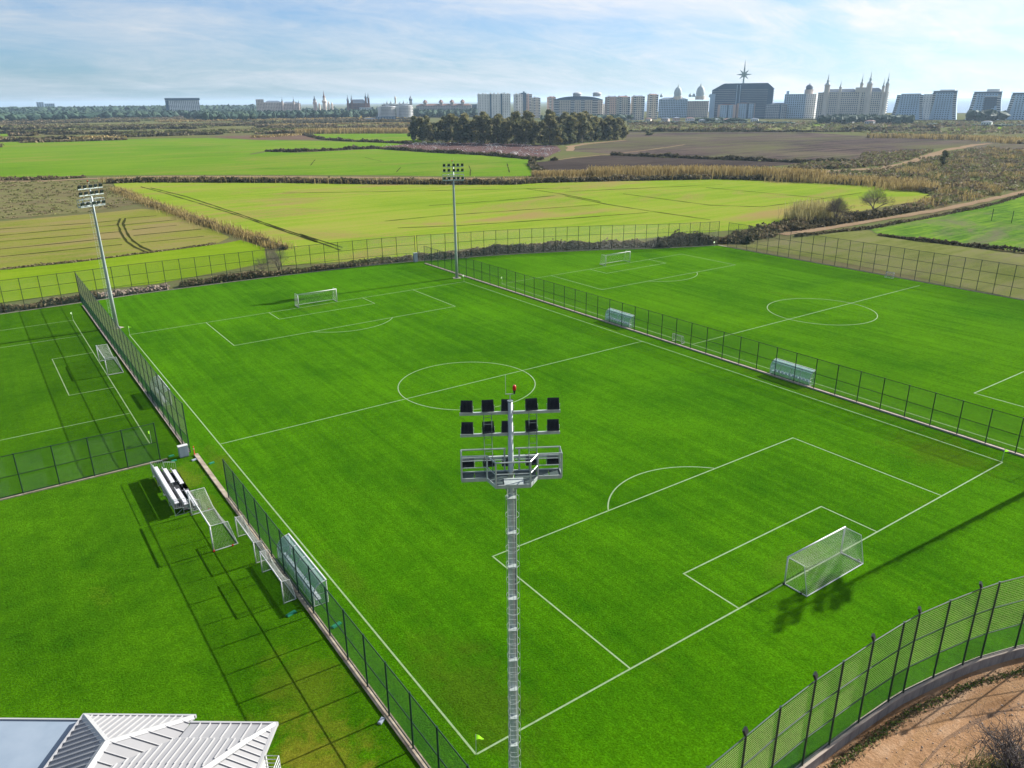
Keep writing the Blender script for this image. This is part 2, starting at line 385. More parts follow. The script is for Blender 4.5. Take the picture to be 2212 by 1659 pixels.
# ------------------------------------------------------------------ mesh helpers
class MB:
    def __init__(s):
        s.v, s.f = [], []

    def quad(s, a, b, c, d):
        i = len(s.v)
        s.v += [tuple(a), tuple(b), tuple(c), tuple(d)]
        s.f.append((i, i + 1, i + 2, i + 3))
        return s

    def poly(s, pts):
        i = len(s.v)
        s.v += [tuple(p) for p in pts]
        s.f.append(tuple(range(i, i + len(pts))))
        return s

    def box(s, c, d, rz=0.0, rx=0.0):
        x, y, z = d[0] / 2, d[1] / 2, d[2] / 2
        i = len(s.v)
        cr, sr = math.cos(rz), math.sin(rz)
        ca, sa = math.cos(rx), math.sin(rx)
        for dx, dy, dz in ((-x, -y, -z), (x, -y, -z), (x, y, -z), (-x, y, -z), (-x, -y, z), (x, -y, z), (x, y, z), (-x, y, z)):
            dy, dz = dy * ca - dz * sa, dy * sa + dz * ca
            s.v.append((c[0] + dx * cr - dy * sr, c[1] + dx * sr + dy * cr, c[2] + dz))
        for q in ((0, 3, 2, 1), (4, 5, 6, 7), (0, 1, 5, 4), (1, 2, 6, 5), (2, 3, 7, 6), (3, 0, 4, 7)):
            s.f.append(tuple(i + k for k in q))
        return s

    def bx(s, x0, x1, y0, y1, z0, z1):
        return s.box(((x0 + x1) / 2, (y0 + y1) / 2, (z0 + z1) / 2), (x1 - x0, y1 - y0, z1 - z0))

    def tube(s, pts, r, n=6, cap=True, closed=False):
        pts = [Vector(p) for p in pts]
        k = len(pts)
        rs = r if isinstance(r, (list, tuple)) else [r] * k
        base = len(s.v)
        ref = None
        for j, p_ in enumerate(pts):
            if closed:
                d = pts[(j + 1) % k] - pts[j - 1]
            else:
                d = pts[min(j + 1, k - 1)] - pts[max(j - 1, 0)]
            if d.length < 1e-9:
                d = Vector((0, 0, 1))
            d.normalize()
            if ref is None:
                ref = Vector((0, 0, 1)) if abs(d.z) < 0.9 else Vector((0, 1, 0))
            a = d.cross(ref)
            if a.length < 1e-6:
                a = d.cross(Vector((1, 0, 0)))
            a.normalize()
            b = d.cross(a)
            for q in range(n):
                t = 2 * math.pi * q / n + math.pi / n
                s.v.append(tuple(p_ + (a * math.cos(t) + b * math.sin(t)) * rs[j]))
        segs = k if closed else k - 1
        for j in range(segs):
            j2 = (j + 1) % k
            for q in range(n):
                q2 = (q + 1) % n
                s.f.append((base + j * n + q, base + j * n + q2, base + j2 * n + q2, base + j2 * n + q))
        if cap and not closed:
            s.f.append(tuple(base + q for q in range(n))[::-1])
            s.f.append(tuple(base + (k - 1) * n + q for q in range(n)))
        return s

    def prism(s, poly, z0, z1):
        i = len(s.v)
        n = len(poly)
        s.v += [(p[0], p[1], z0) for p in poly] + [(p[0], p[1], z1) for p in poly]
        s.f.append(tuple(range(i, i + n))[::-1])
        s.f.append(tuple(range(i + n, i + 2 * n)))
        for q in range(n):
            q2 = (q + 1) % n
            s.f.append((i + q, i + q2, i + n + q2, i + n + q))
        return s

    def lathe(s, prof, n=12, c=(0, 0)):
        i = len(s.v)
        for r, z in prof:
            for q in range(n):
                t = 2 * math.pi * q / n
                s.v.append((c[0] + r * math.cos(t), c[1] + r * math.sin(t), z))
        for j in range(len(prof) - 1):
            for q in range(n):
                q2 = (q + 1) % n
                s.f.append((i + j * n + q, i + j * n + q2, i + (j + 1) * n + q2, i + (j + 1) * n + q))
        s.f.append(tuple(i + (len(prof) - 1) * n + q for q in range(n)))
        return s

    def mesh(s, name, mat, smooth=False):
        me = bpy.data.meshes.new(name)
        me.from_pydata(s.v, [], s.f)
        me.materials.append(mat)
        if smooth:
            me.polygons.foreach_set('use_smooth', [True] * len(me.polygons))
        me.update()
        return me

    def build(s, name, mat, parent=None, smooth=False, kind=None):
        return link(name, s.mesh(name, mat, smooth), parent, kind)


def link(name, me, parent=None, kind=None, loc=None, rz=0.0):
    o = bpy.data.objects.new(name, me)
    COL.objects.link(o)
    if parent:
        o.parent = parent
    if kind:
        o['kind'] = kind
    if loc is not None:
        o.location = loc
    if rz:
        o.rotation_euler.z = rz
    return o


def tag(o, label, cat, group=None):
    o['label'] = label
    o['category'] = cat
    if group:
        o['group'] = group
    return o


def thing(name, loc, rz, label, cat, group=None):
    o = bpy.data.objects.new(name, None)
    COL.objects.link(o)
    o.location = loc
    o.rotation_euler = (0, 0, rz)
    o.empty_display_size = 0.2
    return tag(o, label, cat, group)


def copy_tree(o, parent=None):
    c = o.copy()
    COL.objects.link(c)
    if parent:
        c.parent = parent
    for ch in list(o.children):
        copy_tree(ch, c)
    return c


def np_quads(name, ctr, ax, ay, mat, parent=None, kind=None):
    """many loose quads (N,3 arrays) as one mesh"""
    n = len(ctr)
    v = np.empty((n, 4, 3), np.float32)
    v[:, 0] = ctr - ax - ay
    v[:, 1] = ctr + ax - ay
    v[:, 2] = ctr + ax + ay
    v[:, 3] = ctr - ax + ay
    me = bpy.data.meshes.new(name)
    me.vertices.add(n * 4)
    me.vertices.foreach_set('co', v.reshape(-1))
    me.loops.add(n * 4)
    me.loops.foreach_set('vertex_index', np.arange(n * 4, dtype=np.int32))
    me.polygons.add(n)
    me.polygons.foreach_set('loop_start', np.arange(0, n * 4, 4, dtype=np.int32))
    me.polygons.foreach_set('loop_total', np.full(n, 4, np.int32))
    me.update(calc_edges=True)
    me.materials.append(mat)
    if parent == 'mesh':
        return me
    return link(name, me, parent, kind)


RNG = np.random.default_rng(7)


def rand_dirs(n):
    d = RNG.normal(size=(n, 3))
    return d / np.linalg.norm(d, axis=1, keepdims=True)


def leaf_quads(ctr, size, upright=0.0):
    n = len(ctr)
    a = rand_dirs(n)
    if upright:
        a[:, 2] *= (1 - upright)
        a /= np.linalg.norm(a, axis=1, keepdims=True)
    b = np.cross(a, rand_dirs(n))
    b /= np.linalg.norm(b, axis=1, keepdims=True) + 1e-9
    s = (size * (0.6 + 0.8 * RNG.random(n)))[:, None]
    return a * s, b * s * (0.5 + 0.4 * RNG.random(n))[:, None]


def resample(pl, step):
    pl = [np.array(q, float) for q in pl]
    out = []
    for a, b in zip(pl[:-1], pl[1:]):
        L = np.linalg.norm(b - a)
        k = max(1, int(round(L / step)))
        out += [a + (b - a) * i / k for i in range(k)]
    out.append(pl[-1])
    return np.array(out)


def ribbon(name, pl, width, z, mat, kind='structure', parent=None, ends=None, rough=0.0):
    pl = np.array(pl, float)
    if rough:
        pl = resample(pl, max(4.0, width * 2))
    mb = MB()
    L, Rr = [], []
    for i in range(len(pl)):
        d = pl[min(i + 1, len(pl) - 1)] - pl[max(i - 1, 0)]
        d = d / (np.linalg.norm(d) + 1e-9)
        n = np.array([-d[1], d[0]])
        w = width / 2 * (1 + (rough * (RNG.random() - 0.5) * 2 if rough else 0))
        off = (RNG.random() - 0.5) * rough * width * 0.6 if rough else 0
        L.append(pl[i] + n * (w + off))
        Rr.append(pl[i] - n * (w - off))
    i0 = 0
    mb.v = [(*q, z) for q in L] + [(*q, z) for q in Rr]
    k = len(pl)
    mb.f = [(i, k + i, k + i + 1, i + 1) for i in range(k - 1)]
    return mb.build(name, mat, parent, kind=kind)


# plan outlines in metres of the fields, tracks, hedges and scrub
D = {"fields":{"F1":[[-6.7,945.1],[97.5,932.1],[173.4,907.7],[216.6,884.9],[238.6,788.8],[277.4,730.8],[305.5,658.2],[319.3,606.4],[281.3,582.9],[229.6,587.2],[187.8,601.6],[164.3,570.0],[111.6,390.3],[71.6,422.8],[36.2,447.8],[-16.0,458.8]],
"F2":[[155.0,550.9],[181.7,583.5],[194.9,556.1],[249.6,559.8],[262.1,556.4],[270.9,485.4],[284.7,431.9],[287.9,381.4],[272.9,363.1],[249.6,328.6],[223.3,284.4],[190.2,309.4],[157.4,347.5],[108.7,391.3]],
"F3":[[337.9,896.5],[390.9,870.5],[428.1,810.3],[366.9,693.7],[364.4,655.8],[326.0,621.7],[323.8,647.0],[304.5,708.6],[301.7,760.7]],
"F4":[[227.1,925.1],[280.5,920.3],[323.8,885.0],[291.1,750.5],[242.2,800.3]],
"F5":[[42.6,388.6],[53.3,385.4],[97.6,346.4],[122.3,321.7],[137.3,303.6],[185.8,260.3],[200.4,258.8],[234.6,241.2],[274.2,219.3],[282.7,215.1],[289.6,194.8],[295.7,171.9],[304.2,152.3],[302.9,138.4],[290.8,127.0],[280.2,120.0],[266.2,117.6],[247.7,117.5],[216.9,114.6],[191.7,116.3],[174.3,113.6],[156.1,117.1],[118.3,123.5],[101.6,133.8],[82.3,138.6],[70.8,137.3],[54.9,140.8],[39.9,146.1],[47.1,173.6],[46.8,197.7],[43.3,231.7],[41.4,273.5],[39.7,303.0],[39.3,357.1]],
"F6":[[-19.5,273.8],[-9.5,273.5],[16.7,274.8],[34.0,277.9],[40.2,268.1],[41.0,226.0],[41.8,194.5],[36.6,187.1],[18.8,183.8],[0.6,181.9],[-14.1,182.9],[-21.2,182.6]],
"F7":[[-21.3,180.2],[-14.2,181.0],[0.3,180.0],[18.2,182.6],[37.1,184.9],[42.9,187.8],[44.1,171.6],[38.2,151.6],[12.2,143.6],[-1.1,145.4],[-16.1,143.8],[-22.0,142.7]],
"F9":[[270.9,359.9],[294.4,364.6],[344.7,379.9],[347.8,374.0],[372.9,304.6],[386.5,261.7],[388.9,247.7],[349.3,249.6],[329.4,267.0],[309.7,275.9],[267.6,288.8],[235.3,294.6],[224.6,286.6],[247.5,326.2]],
"F10":[[408.8,478.5],[499.9,523.3],[633.4,664.0],[671.4,601.7],[759.0,524.0],[717.0,408.4],[729.7,308.8],[645.8,275.6],[541.8,268.0],[480.4,270.9],[418.7,233.0],[392.4,271.3],[372.9,326.9],[360.6,388.2],[359.6,439.7],[392.3,466.8]],
"F11":[[275.9,582.4],[322.1,614.4],[360.7,603.2],[388.8,548.6],[395.0,491.8],[358.3,440.9],[295.8,382.0],[286.7,470.7],[286.2,508.9]],
"F12":[[195.0,94.0],[207.4,94.3],[233.0,95.0],[266.7,98.2],[316.8,103.6],[364.9,107.9],[190.6,42.0],[190.7,50.7],[189.4,61.7],[187.4,74.4],[186.9,85.8]],
"F13":[[143.5,97.8],[151.1,98.0],[173.5,95.3],[184.7,94.6],[192.6,92.6],[184.8,84.6],[185.1,73.2],[187.1,60.6],[188.1,49.7],[188.2,41.0],[138.1,22.1],[139.7,29.4],[143.0,49.5],[144.9,72.3]],
"F14":[[885.7,638.6],[938.3,665.6],[1031.0,668.6],[989.0,634.6]],
"F15":[[905.2,430.5],[1047.4,469.9],[1172.0,468.1],[1062.0,424.6],[925.4,397.1]],
"F16":[[41.1,1262.0],[49.0,1225.6],[43.4,1130.8],[34.2,1126.7]],
"F17":[[89.2,1332.0],[125.7,1324.6],[111.5,1196.1],[77.7,1194.4]],
"F18":[[354.2,1110.2],[390.6,1088.9],[352.6,986.0],[318.3,1001.5]],
"F19":[[21.6,1108.8],[138.0,1053.8],[236.7,972.0],[218.7,902.8],[99.5,948.2],[25.8,962.9],[15.6,963.1]],
"F20":[[80.7,2036.1],[296.2,1818.5],[392.0,1554.9],[418.1,1352.2],[357.9,1163.4],[228.5,1331.5],[52.4,1482.8]],
"F21":[[704.4,2250.6],[897.4,2133.3],[782.5,1848.6],[601.7,1471.2],[554.6,1780.6]],
"F22":[[711.3,747.6],[799.6,827.3],[892.1,753.7],[754.5,634.7]],
"F23":[[845.7,761.8],[949.5,686.1],[971.4,605.5],[1075.6,526.6],[945.1,459.4],[832.3,515.4],[737.3,662.1]],
"F24":[[466.9,1290.6],[545.2,1273.9],[600.4,1280.2],[664.7,1253.9],[581.8,1098.6],[464.5,1114.0],[401.1,1112.7]],
"F25":[[-16.2,446.8],[10.1,427.6],[34.9,412.8],[40.9,387.1],[37.6,351.3],[36.4,294.6],[17.5,280.2],[-9.2,278.6],[-19.4,278.8]],
"F26":[[599.8,267.3],[692.1,289.9],[783.1,266.2],[431.0,132.9],[433.3,152.4],[507.1,204.9]]},
"tracks":[[[49.9,362.8],[52.7,326.7],[55.2,278.5],[56.9,238.8],[57.6,204.8],[58.3,170.5],[58.7,183.9],[58.6,155.8]],[[52.5,354.2],[56.8,306.8],[58.2,243.1],[58.6,207.6],[59.3,172.9],[59.7,187.8],[60.5,159.0]],[[92.3,294.8],[134.9,268.0],[181.2,242.7],[196.8,232.6]],[[120.2,219.5],[148.1,215.9],[175.0,214.9]],[[90.2,194.8],[110.4,194.3],[170.5,183.0]],[[87.1,179.8],[102.9,172.6],[150.5,160.2]],[[181.2,242.7],[180.3,217.0],[176.0,189.2]],[[177.4,211.9],[172.9,182.4],[172.0,158.3],[172.5,133.4]],[[186.6,223.3],[258.3,201.3]],[[200.0,202.7],[199.6,157.0],[210.0,142.8],[240.6,143.1],[275.2,145.4]],[[138.4,163.4],[169.1,157.3]],[[243.0,197.3],[247.9,143.8]],[[-10.5,253.8],[14.3,250.2],[22.4,250.6]],[[-11.2,239.2],[13.0,240.7],[20.7,240.2]],[[-11.8,226.9],[10.9,225.2],[18.9,224.8]],[[-12.6,212.8],[10.0,213.4],[16.3,211.5]],[[-13.2,200.3],[14.8,200.4]],[[22.1,239.1],[37.8,240.3]],[[22.0,226.5],[35.0,227.8]],[[20.2,214.6],[39.1,214.8]],[[19.5,200.2],[36.2,200.5]],[[24.8,254.8],[34.6,254.8]],[[124.3,430.3],[139.6,411.7],[172.7,409.7],[207.3,402.5],[229.5,388.9],[262.6,369.3]],[[212.3,472.5],[204.3,430.3]],[[156.8,429.4],[177.6,474.7]],[[229.1,365.7],[212.8,338.0],[194.2,309.0]],[[256.1,365.3],[220.7,312.2]],[[174.5,352.1],[192.5,381.4]]],
"arc_rut":[[24.2,255.3],[21.3,241.6],[18.9,222.1],[17.5,204.6],[17.6,193.3],[18.4,184.5]],
"road_r":[[166.2,102.0],[171.1,102.2],[190.0,101.2],[206.7,101.4],[248.2,101.0],[276.9,103.1],[326.7,107.7],[375.3,111.8]],
"track_mid":[[-16.1,449.7],[17.8,424.1],[36.4,424.1],[69.5,412.4],[107.7,378.1],[151.8,334.0],[201.5,282.5],[216.2,279.3],[244.1,263.4],[263.8,253.1]],
"path_r":[[666.4,274.6],[642.6,274.1],[561.4,256.8],[451.1,218.7],[389.6,202.0],[362.1,206.8],[342.6,212.8]],
"path_g":[[358.5,430.4],[397.2,477.0],[432.6,499.0],[497.0,520.1]],
"path_line":[[295.4,365.8],[318.2,376.2],[346.0,381.3],[402.9,398.1],[481.4,430.8]],
"hedges":{"H1":[[40.2,390.5],[53.7,387.9],[98.4,348.8],[123.1,323.8],[138.3,305.5],[187.0,262.0],[201.7,260.5],[236.1,242.8],[275.1,220.0]],
"H1b":[[-16.0,455.8],[18.6,432.7],[36.6,433.7]],
"H2":[[233.5,256.8],[255.2,244.5],[281.3,225.4],[295.9,198.0],[302.3,175.8]],
"H2b":[[216.8,286.7],[244.6,269.5]],
"H2d":[[275.1,220.0],[292.3,195.3],[298.8,173.5],[307.0,153.9],[306.3,140.2],[292.7,127.4]],
"H3":[[183.2,589.9],[196.6,565.7],[251.7,566.3],[264.9,562.3],[274.8,489.0],[287.3,435.9],[287.4,370.9]],
"H4":[[328.9,898.5],[306.1,801.1],[294.6,746.9],[299.0,696.2],[316.0,631.6],[319.3,606.4]],
"H5":[[328.8,921.2],[364.7,907.4],[403.5,864.9],[440.8,834.1]],
"H6":[[38.1,356.9],[38.6,352.7],[39.2,300.0],[41.0,271.7],[42.7,229.3],[45.7,194.1],[46.6,172.2],[47.5,165.0]],
"H6b":[[-14.2,180.9],[-7.0,181.1],[0.5,181.1],[18.2,182.6],[35.3,185.1]],
"H8":[[350.9,377.4],[372.9,304.6],[390.4,248.7],[415.5,231.0]],
"H8b":[[268.7,357.0],[247.5,326.2],[223.1,284.6]],
"H10":[[192.4,117.0],[201.5,111.1]],
"H13":[[186.2,85.4],[186.5,73.9],[188.4,61.2],[189.4,50.2],[190.6,42.0]],
"H14":[[644.3,676.0],[660.4,642.2],[705.2,592.1],[718.3,575.5],[776.5,497.8],[880.6,426.3]],
"H15":[[692.6,396.6],[716.6,362.9],[720.3,298.1],[677.7,254.8]],
"H16":[[166.5,98.1],[182.3,96.0],[192.9,93.1],[231.8,94.4],[260.4,95.2],[282.8,97.6],[314.2,102.5]],
"H17":[[174.5,104.7],[191.6,104.5],[213.2,104.3],[246.0,105.7]],
"H18":[[289.3,363.8],[294.4,364.6]],
"L0":[[25.8,962.9],[46.7,948.7],[67.2,931.4]],
"L1":[[85.5,1149.2],[166.9,1071.5],[244.7,992.5]],
"L2":[[44.0,1130.2],[58.3,1124.4],[72.2,1114.3]],
"L3":[[49.9,1432.9],[138.1,1345.8],[222.4,1255.7]],
"L4":[[152.4,1366.4],[222.6,1299.6],[289.7,1228.6]],
"L5":[[240.9,1924.2],[284.2,1895.5],[325.3,1854.3]],
"L6":[[121.5,2833.3],[210.5,2747.5],[295.3,2639.0]],
"L7":[[437.0,2409.1],[543.0,2290.9],[640.1,2158.2]],
"L8":[[435.3,2818.4],[477.5,2816.4],[515.2,2786.2]],
"L9":[[726.6,2986.9],[810.8,2916.7],[884.5,2815.9]],
"L10":[[39.8,1235.6],[74.9,1208.3],[109.3,1176.2]],
"M0":[[289.6,948.9],[327.7,922.4]],
"M1":[[473.8,1366.1],[546.0,1305.9]],
"M2":[[353.0,1111.6],[389.4,1090.3]],
"M3":[[376.1,1220.4],[471.4,1130.2]],
"N0":[[821.7,860.5],[881.6,802.4]],
"N1":[[660.4,642.2],[683.1,627.1]],
"O0":[[832.3,515.4],[878.1,477.3]],
"O1":[[898.5,498.4],[945.1,459.4]],
"O2":[[701.2,628.8],[765.5,570.2]],
"O3":[[1186.5,731.0],[1239.0,689.0]],
"O4":[[1019.4,497.7],[1052.3,476.0]]},
"scrub":{"scrub_r":[[288.8,192.7],[344.9,203.8],[381.6,197.4],[442.0,212.2],[545.2,243.6],[602.3,248.6],[586.5,191.7],[381.8,114.3],[331.9,109.9],[282.3,105.6],[253.9,103.9],[218.2,104.2],[244.9,115.9],[263.1,115.9],[279.2,118.9],[299.2,130.5],[308.0,141.1],[308.7,154.9],[302.3,175.8]],
"scrub_m":[[472.2,265.9],[527.5,260.2],[575.5,258.6],[466.5,225.4],[403.6,210.2],[372.3,213.3],[354.5,221.0],[353.5,237.6],[384.5,244.7],[412.4,229.1]],
"scrub_c":[[146.2,106.2],[169.9,112.7],[183.5,113.2],[215.0,113.4],[219.2,104.7],[207.6,102.4],[191.6,102.2],[172.4,103.2],[155.1,101.1]],
"scrub_l":[[-16.2,446.8],[10.1,427.6],[34.9,412.8],[40.9,387.1],[37.6,351.3],[36.4,294.6],[17.5,280.2],[-9.2,278.6],[-19.4,278.8]],
"far_l":[[70.2,4970.7],[825.5,3574.7],[1024.6,2122.1],[459.8,879.7],[348.1,938.1],[240.1,974.9],[103.5,979.9],[-5.6,1002.6]],
"far_r":[[940.0,982.4],[1068.1,760.6],[1338.1,476.2],[902.4,311.3],[774.9,384.6],[781.0,550.5],[660.8,686.8]]}}

# ------------------------------------------------------------------ the ground
def sheet(name, polys, z, mat, kind='structure'):
    mb = MB()
    for p_ in polys:
        mb.poly([(q[0], q[1], z) for q in p_])
    return mb.build(name, mat, kind=kind)


def rect(x0, x1, y0, y1):
    return [(x0, y0), (x1, y0), (x1, y1), (x0, y1)]


BIG = 23000
NX0, NX1, NY0, NY1 = -60, 160, -200, -5
sheet('ground', [rect(-BIG, NX0, -BIG, BIG), rect(NX1, BIG, -BIG, BIG), rect(NX0, NX1, NY1, BIG), rect(NX0, NX1, -BIG, NY0)], -0.08, MT['base'])
sheet('lower_ground', [rect(NX0 - 1, NX1 + 1, NY0 - 1, NY1 + 1)], -0.72, MT['heath'])
sheet('sea', [[(2600, -3000), (2050, 200), (1800, 1260), (1780, 1900), (2500, 3000), (4800, 6000), (9500, 12000), (BIG, 21000), (BIG, -3000)]], 0.25, MT['sea'])

WALLP = [(-6, -13.4), (-3, -12.9), (0, -12.5), (2.6, -12.2), (5.4, -12.0), (8.4, -11.8), (11.4, -11.6), (14.58, -11.48), (17.12, -11.5), (20.04, -11.53), (23.11, -11.64), (24.65, -11.75), (27.49, -12.17), (30.3, -12.67), (31.99, -13.05), (34.9, -13.93), (37.8, -15.0), (40.6, -16.3), (43.4, -17.9)]
MIDX = 67.9
BACK1 = [(-26.5, 133.6), (-18.6, 134.0), (-9.5, 134.4), (-0.3, 134.9), (6.0, 135.5), (15.4, 135.5), (24.4, 135.3), (36.0, 134.8), (49.0, 134.0), (55.8, 133.3), (62.7, 132.2), (66.9, 131.05)]
BACK2 = [(67.4, 130.9), (73.9, 128.9), (83.4, 126.6), (92.0, 123.7), (100.6, 120.3), (111.2, 115.6), (123.9, 108.3), (131.8, 104.8), (139.4, 101.9)]
sheet('pitch', [[(-2.9, -12.9)] + WALLP[2:] + [(MIDX, -30), (MIDX, 130.6)] + BACK1[-2:1:-1] + [(-3.4, 134.4), (-3.4, 52.1), (-2.9, 52.1)]], 0.0, MT['pitch'])
sheet('far_pitch', [[(MIDX, -30), (139.6, -30), (139.5, 101.8)] + BACK2[-2::-1] + [(MIDX, 130.6)]], 0.0, MT['pitch_far'])
sheet('small_pitch', [[(-60, 52.1), (-3.4, 52.1), (-3.4, 134.4), (-9.5, 134.3), (-18.6, 133.9), (-60, 133)]], 0.0, MT['small'])
sheet('lawn', [[(-60, -30), (-2.9, -30), (-2.9, 52.1), (-60, 52.1)]], 0.0, MT['lawn'])

# painted markings
PITCHO = bpy.data.objects['pitch']
FARO = bpy.data.objects['far_pitch']
SMALLO = bpy.data.objects['small_pitch']


def line(name, pts, parent, w=0.13, closed=False, z=0.006):
    pts = [np.array(p_, float) for p_ in pts]
    mb = MB()
    k = len(pts)
    L, Q = [], []
    for i in range(k):
        if closed:
            d0, d1 = pts[i] - pts[i - 1], pts[(i + 1) % k] - pts[i]
        else:
            d0 = pts[i] - pts[i - 1] if i else pts[1] - pts[0]
            d1 = pts[i + 1] - pts[i] if i < k - 1 else d0
        d0 = d0 / np.linalg.norm(d0)
        d1 = d1 / np.linalg.norm(d1)
        n0, n1 = np.array([-d0[1], d0[0]]), np.array([-d1[1], d1[0]])
        m = n0 + n1
        m = m / np.linalg.norm(m)
        s_ = (w / 2) / max(0.3, m @ n0)
        e = np.zeros(2)
        L.append((*(pts[i] + m * s_ + e), z))
        Q.append((*(pts[i] - m * s_ + e), z))
    mb.v = L + Q
    rng = range(k) if closed else range(k - 1)
    mb.f = [(i, k + i, k + (i + 1) % k, (i + 1) % k) for i in rng]
    return mb.build(name, MT['line'], parent)


def arc(c, r, a0, a1, n=40):
    return [(c[0] + r * math.cos(a0 + (a1 - a0) * i / n), c[1] + r * math.sin(a0 + (a1 - a0) * i / n)) for i in range(n + 1)]


PW, PL = 64.73, 105.67


def markings(par, W_, L_, ox, oy, which='full', w=0.13, z=0.006):
    c = W_ / 2 + ox
    e = w / 2 + 0.002
    if which == 'full':
        line('touchline', [(ox, oy), (ox, oy + L_)], par, w, z=z)
        line('touchline', [(ox + W_, oy), (ox + W_, oy + L_)], par, w, z=z)
        line('goal_line', [(ox + e, oy), (ox + W_ - e, oy)], par, w, z=z)
        line('goal_line', [(ox + e, oy + L_), (ox + W_ - e, oy + L_)], par, w, z=z)
    a = math.acos(5.5 / 9.15)
    for s_, y in ((1, oy), (-1, oy + L_)):
        far_near = par is FARO and s_ > 0
        line('penalty_area_line', [(c - 20.16, y + s_ * e), (c - 20.16, y + s_ * 16.5), (c + 20.16, y + s_ * 16.5), (c + 20.16, y + s_ * e)], par, w, z=z)
        line('goal_area_line', [(c - 9.16, y + s_ * e), (c - 9.16, y + s_ * 5.5), (c + 9.16, y + s_ * 5.5), (c + 9.16, y + s_ * e)], par, w, z=z)
        if far_near:
            continue
        m = math.pi / 2 * s_
        line('penalty_arc', [q for q in arc((c, y + s_ * 11), 9.15, m - a + 0.015, m + a - 0.015)], par, w, z=z)
    line('halfway_line', [(ox + e, oy + L_ / 2), (ox + W_ - e, oy + L_ / 2)], par, w, z=z)
    line('centre_circle', arc((c, oy + L_ / 2), 9.15, 0, 2 * math.pi * 71 / 72, 71), par, w, closed=True, z=z + 0.004)


markings(PITCHO, PW, PL, 0, 0)
C2 = 103.0
line('touchline', [(69.8, -5.1), (69.8, 99.3)], FARO)
line('goal_line', [(69.87, 99.3), (123.3, 99.3)], FARO)
markings(FARO, 66.4, 104.4, 69.8, -5.1, 'inner')
line('goal_line', [(-40, 57.6), (-6.15, 57.6)], SMALLO, 0.12)
line('goal_line', [(-6.3, 57.68), (-6.3, 121.42)], SMALLO, 0.12)
line('touchline', [(-40, 121.5), (-6.24, 121.5)], SMALLO, 0.12)
line('penalty_area_line', [(-6.4, 109.9), (-22.9, 110.2), (-22.9, 68.7), (-6.4, 68.7)], SMALLO, 0.12)
line('goal_area_line', [(-6.4, 98.6), (-11.8, 98.7), (-11.7, 80.1), (-6.4, 79.9)], SMALLO, 0.12)

# fields, tracks and roads beyond the fences
FMAT = {'F1': 'bright', 'F2': 'bright', 'F3': 'bright', 'F4': 'brown', 'F5': 'crop', 'F6': 'crop_old', 'F7': 'verge', 'F9': 'plough_d', 'F10': 'plough', 'F11': 'pink', 'F12': 'rough', 'F13': 'fallow',
        'F14': 'verge', 'F15': 'verge', 'F16': 'bright', 'F17': 'bright', 'F18': 'bright', 'F19': 'olive', 'F20': 'olive', 'F21': 'brown', 'F22': 'olive', 'F23': 'fallow', 'F24': 'fallow', 'F25': 'heath', 'F26': 'plough'}


def smooth_poly(pl, it=1):
    pl = [np.array(q, float) for q in pl]
    out = []
    for a, b in zip(pl, pl[1:] + pl[:1]):
        L = np.linalg.norm(b - a)
        k = max(1, min(12, int(L / 9)))
        n = np.array([-(b - a)[1], (b - a)[0]]) / (L + 1e-9)
        for i in range(k):
            jit = (RNG.random() - 0.5) * min(1.6, L * 0.02) if i else 0
            out.append(a + (b - a) * i / k + n * jit)
    return out


for i, (k_, p_) in enumerate(D['fields'].items()):
    sheet('field', [smooth_poly(p_)], -0.04 + 0.0015 * i, MT[FMAT[k_]])
for t_ in D['tracks']:
    ribbon('tractor_track', t_, 0.55, 0.03, MT['rut'], rough=0.6)
for t_ in (-0.75, 0.75):
    ribbon('tractor_track', [(q[0] + t_, q[1]) for q in D['arc_rut']], 0.6, 0.032, MT['rut'], rough=0.5)
ribbon('dirt_road', D['road_r'], 3.6, 0.045, MT['path'], rough=0.25)
ribbon('dirt_track', D['track_mid'], 5.5, 0.045, MT['path'], rough=0.3)
ribbon('dirt_track', D['path_r'], 7.0, 0.05, MT['path'], rough=0.35)
ribbon('dirt_track', D['path_g'], 7.0, 0.05, MT['path'], rough=0.35)
ribbon('footpath', D['path_line'], 2.2, 0.05, MT['path'], rough=0.4)
# the dirt road below the curved wall, with worn wheel ruts
sheet('dirt_road', [[(-8, -14.2), (4, -12.1), (12, -11.6), (18, -11.5), (24, -11.7), (29, -12.4), (34, -13.65), (40, -16.0), (48, -19.8), (54, -34), (-8, -34)]], -0.70, MT['dirt'])


# ------------------------------------------------------------------ fences
PANEL = {}


def panel_mesh(h, mat, sp=0.085, r=0.0030, L=3.0):
    key = (round(h, 2), mat, sp, r)
    if key in PANEL:
        return PANEL[key]
    mb = MB()
    if mat == 'netting':
        for j in range(1, int(h / 0.15) + 1):
            mb.tube([(0, 0, j * 0.15), (L, 0, j * 0.15)], 0.0085, 3, cap=False)
        for j in range(int(L / 0.15)):
            mb.tube([(j * 0.15, 0.004, 0), (j * 0.15, 0.004, h)], 0.003, 3, cap=False)
        PANEL[key] = mb.mesh('mesh_panel', MT[mat])
        return PANEL[key]
    for s_ in (1, -1):
        k = 0.0
        while k < L + h:
            # line x = k - z (or mirrored)
            z0 = max(0.0, k - L)
            z1 = min(h, k)
            if z1 - z0 > 0.02:
                xa, xb = k - z0, k - z1
                if s_ < 0:
                    xa, xb = L - xa, L - xb
                y = 0.0025 * s_
                mb.tube([(xa, y, z0), (xb, y, z1)], r, 3, cap=False)
            k += sp
    PANEL[key] = mb.mesh('mesh_panel', MT[mat])
    return PANEL[key]


CYL = {}


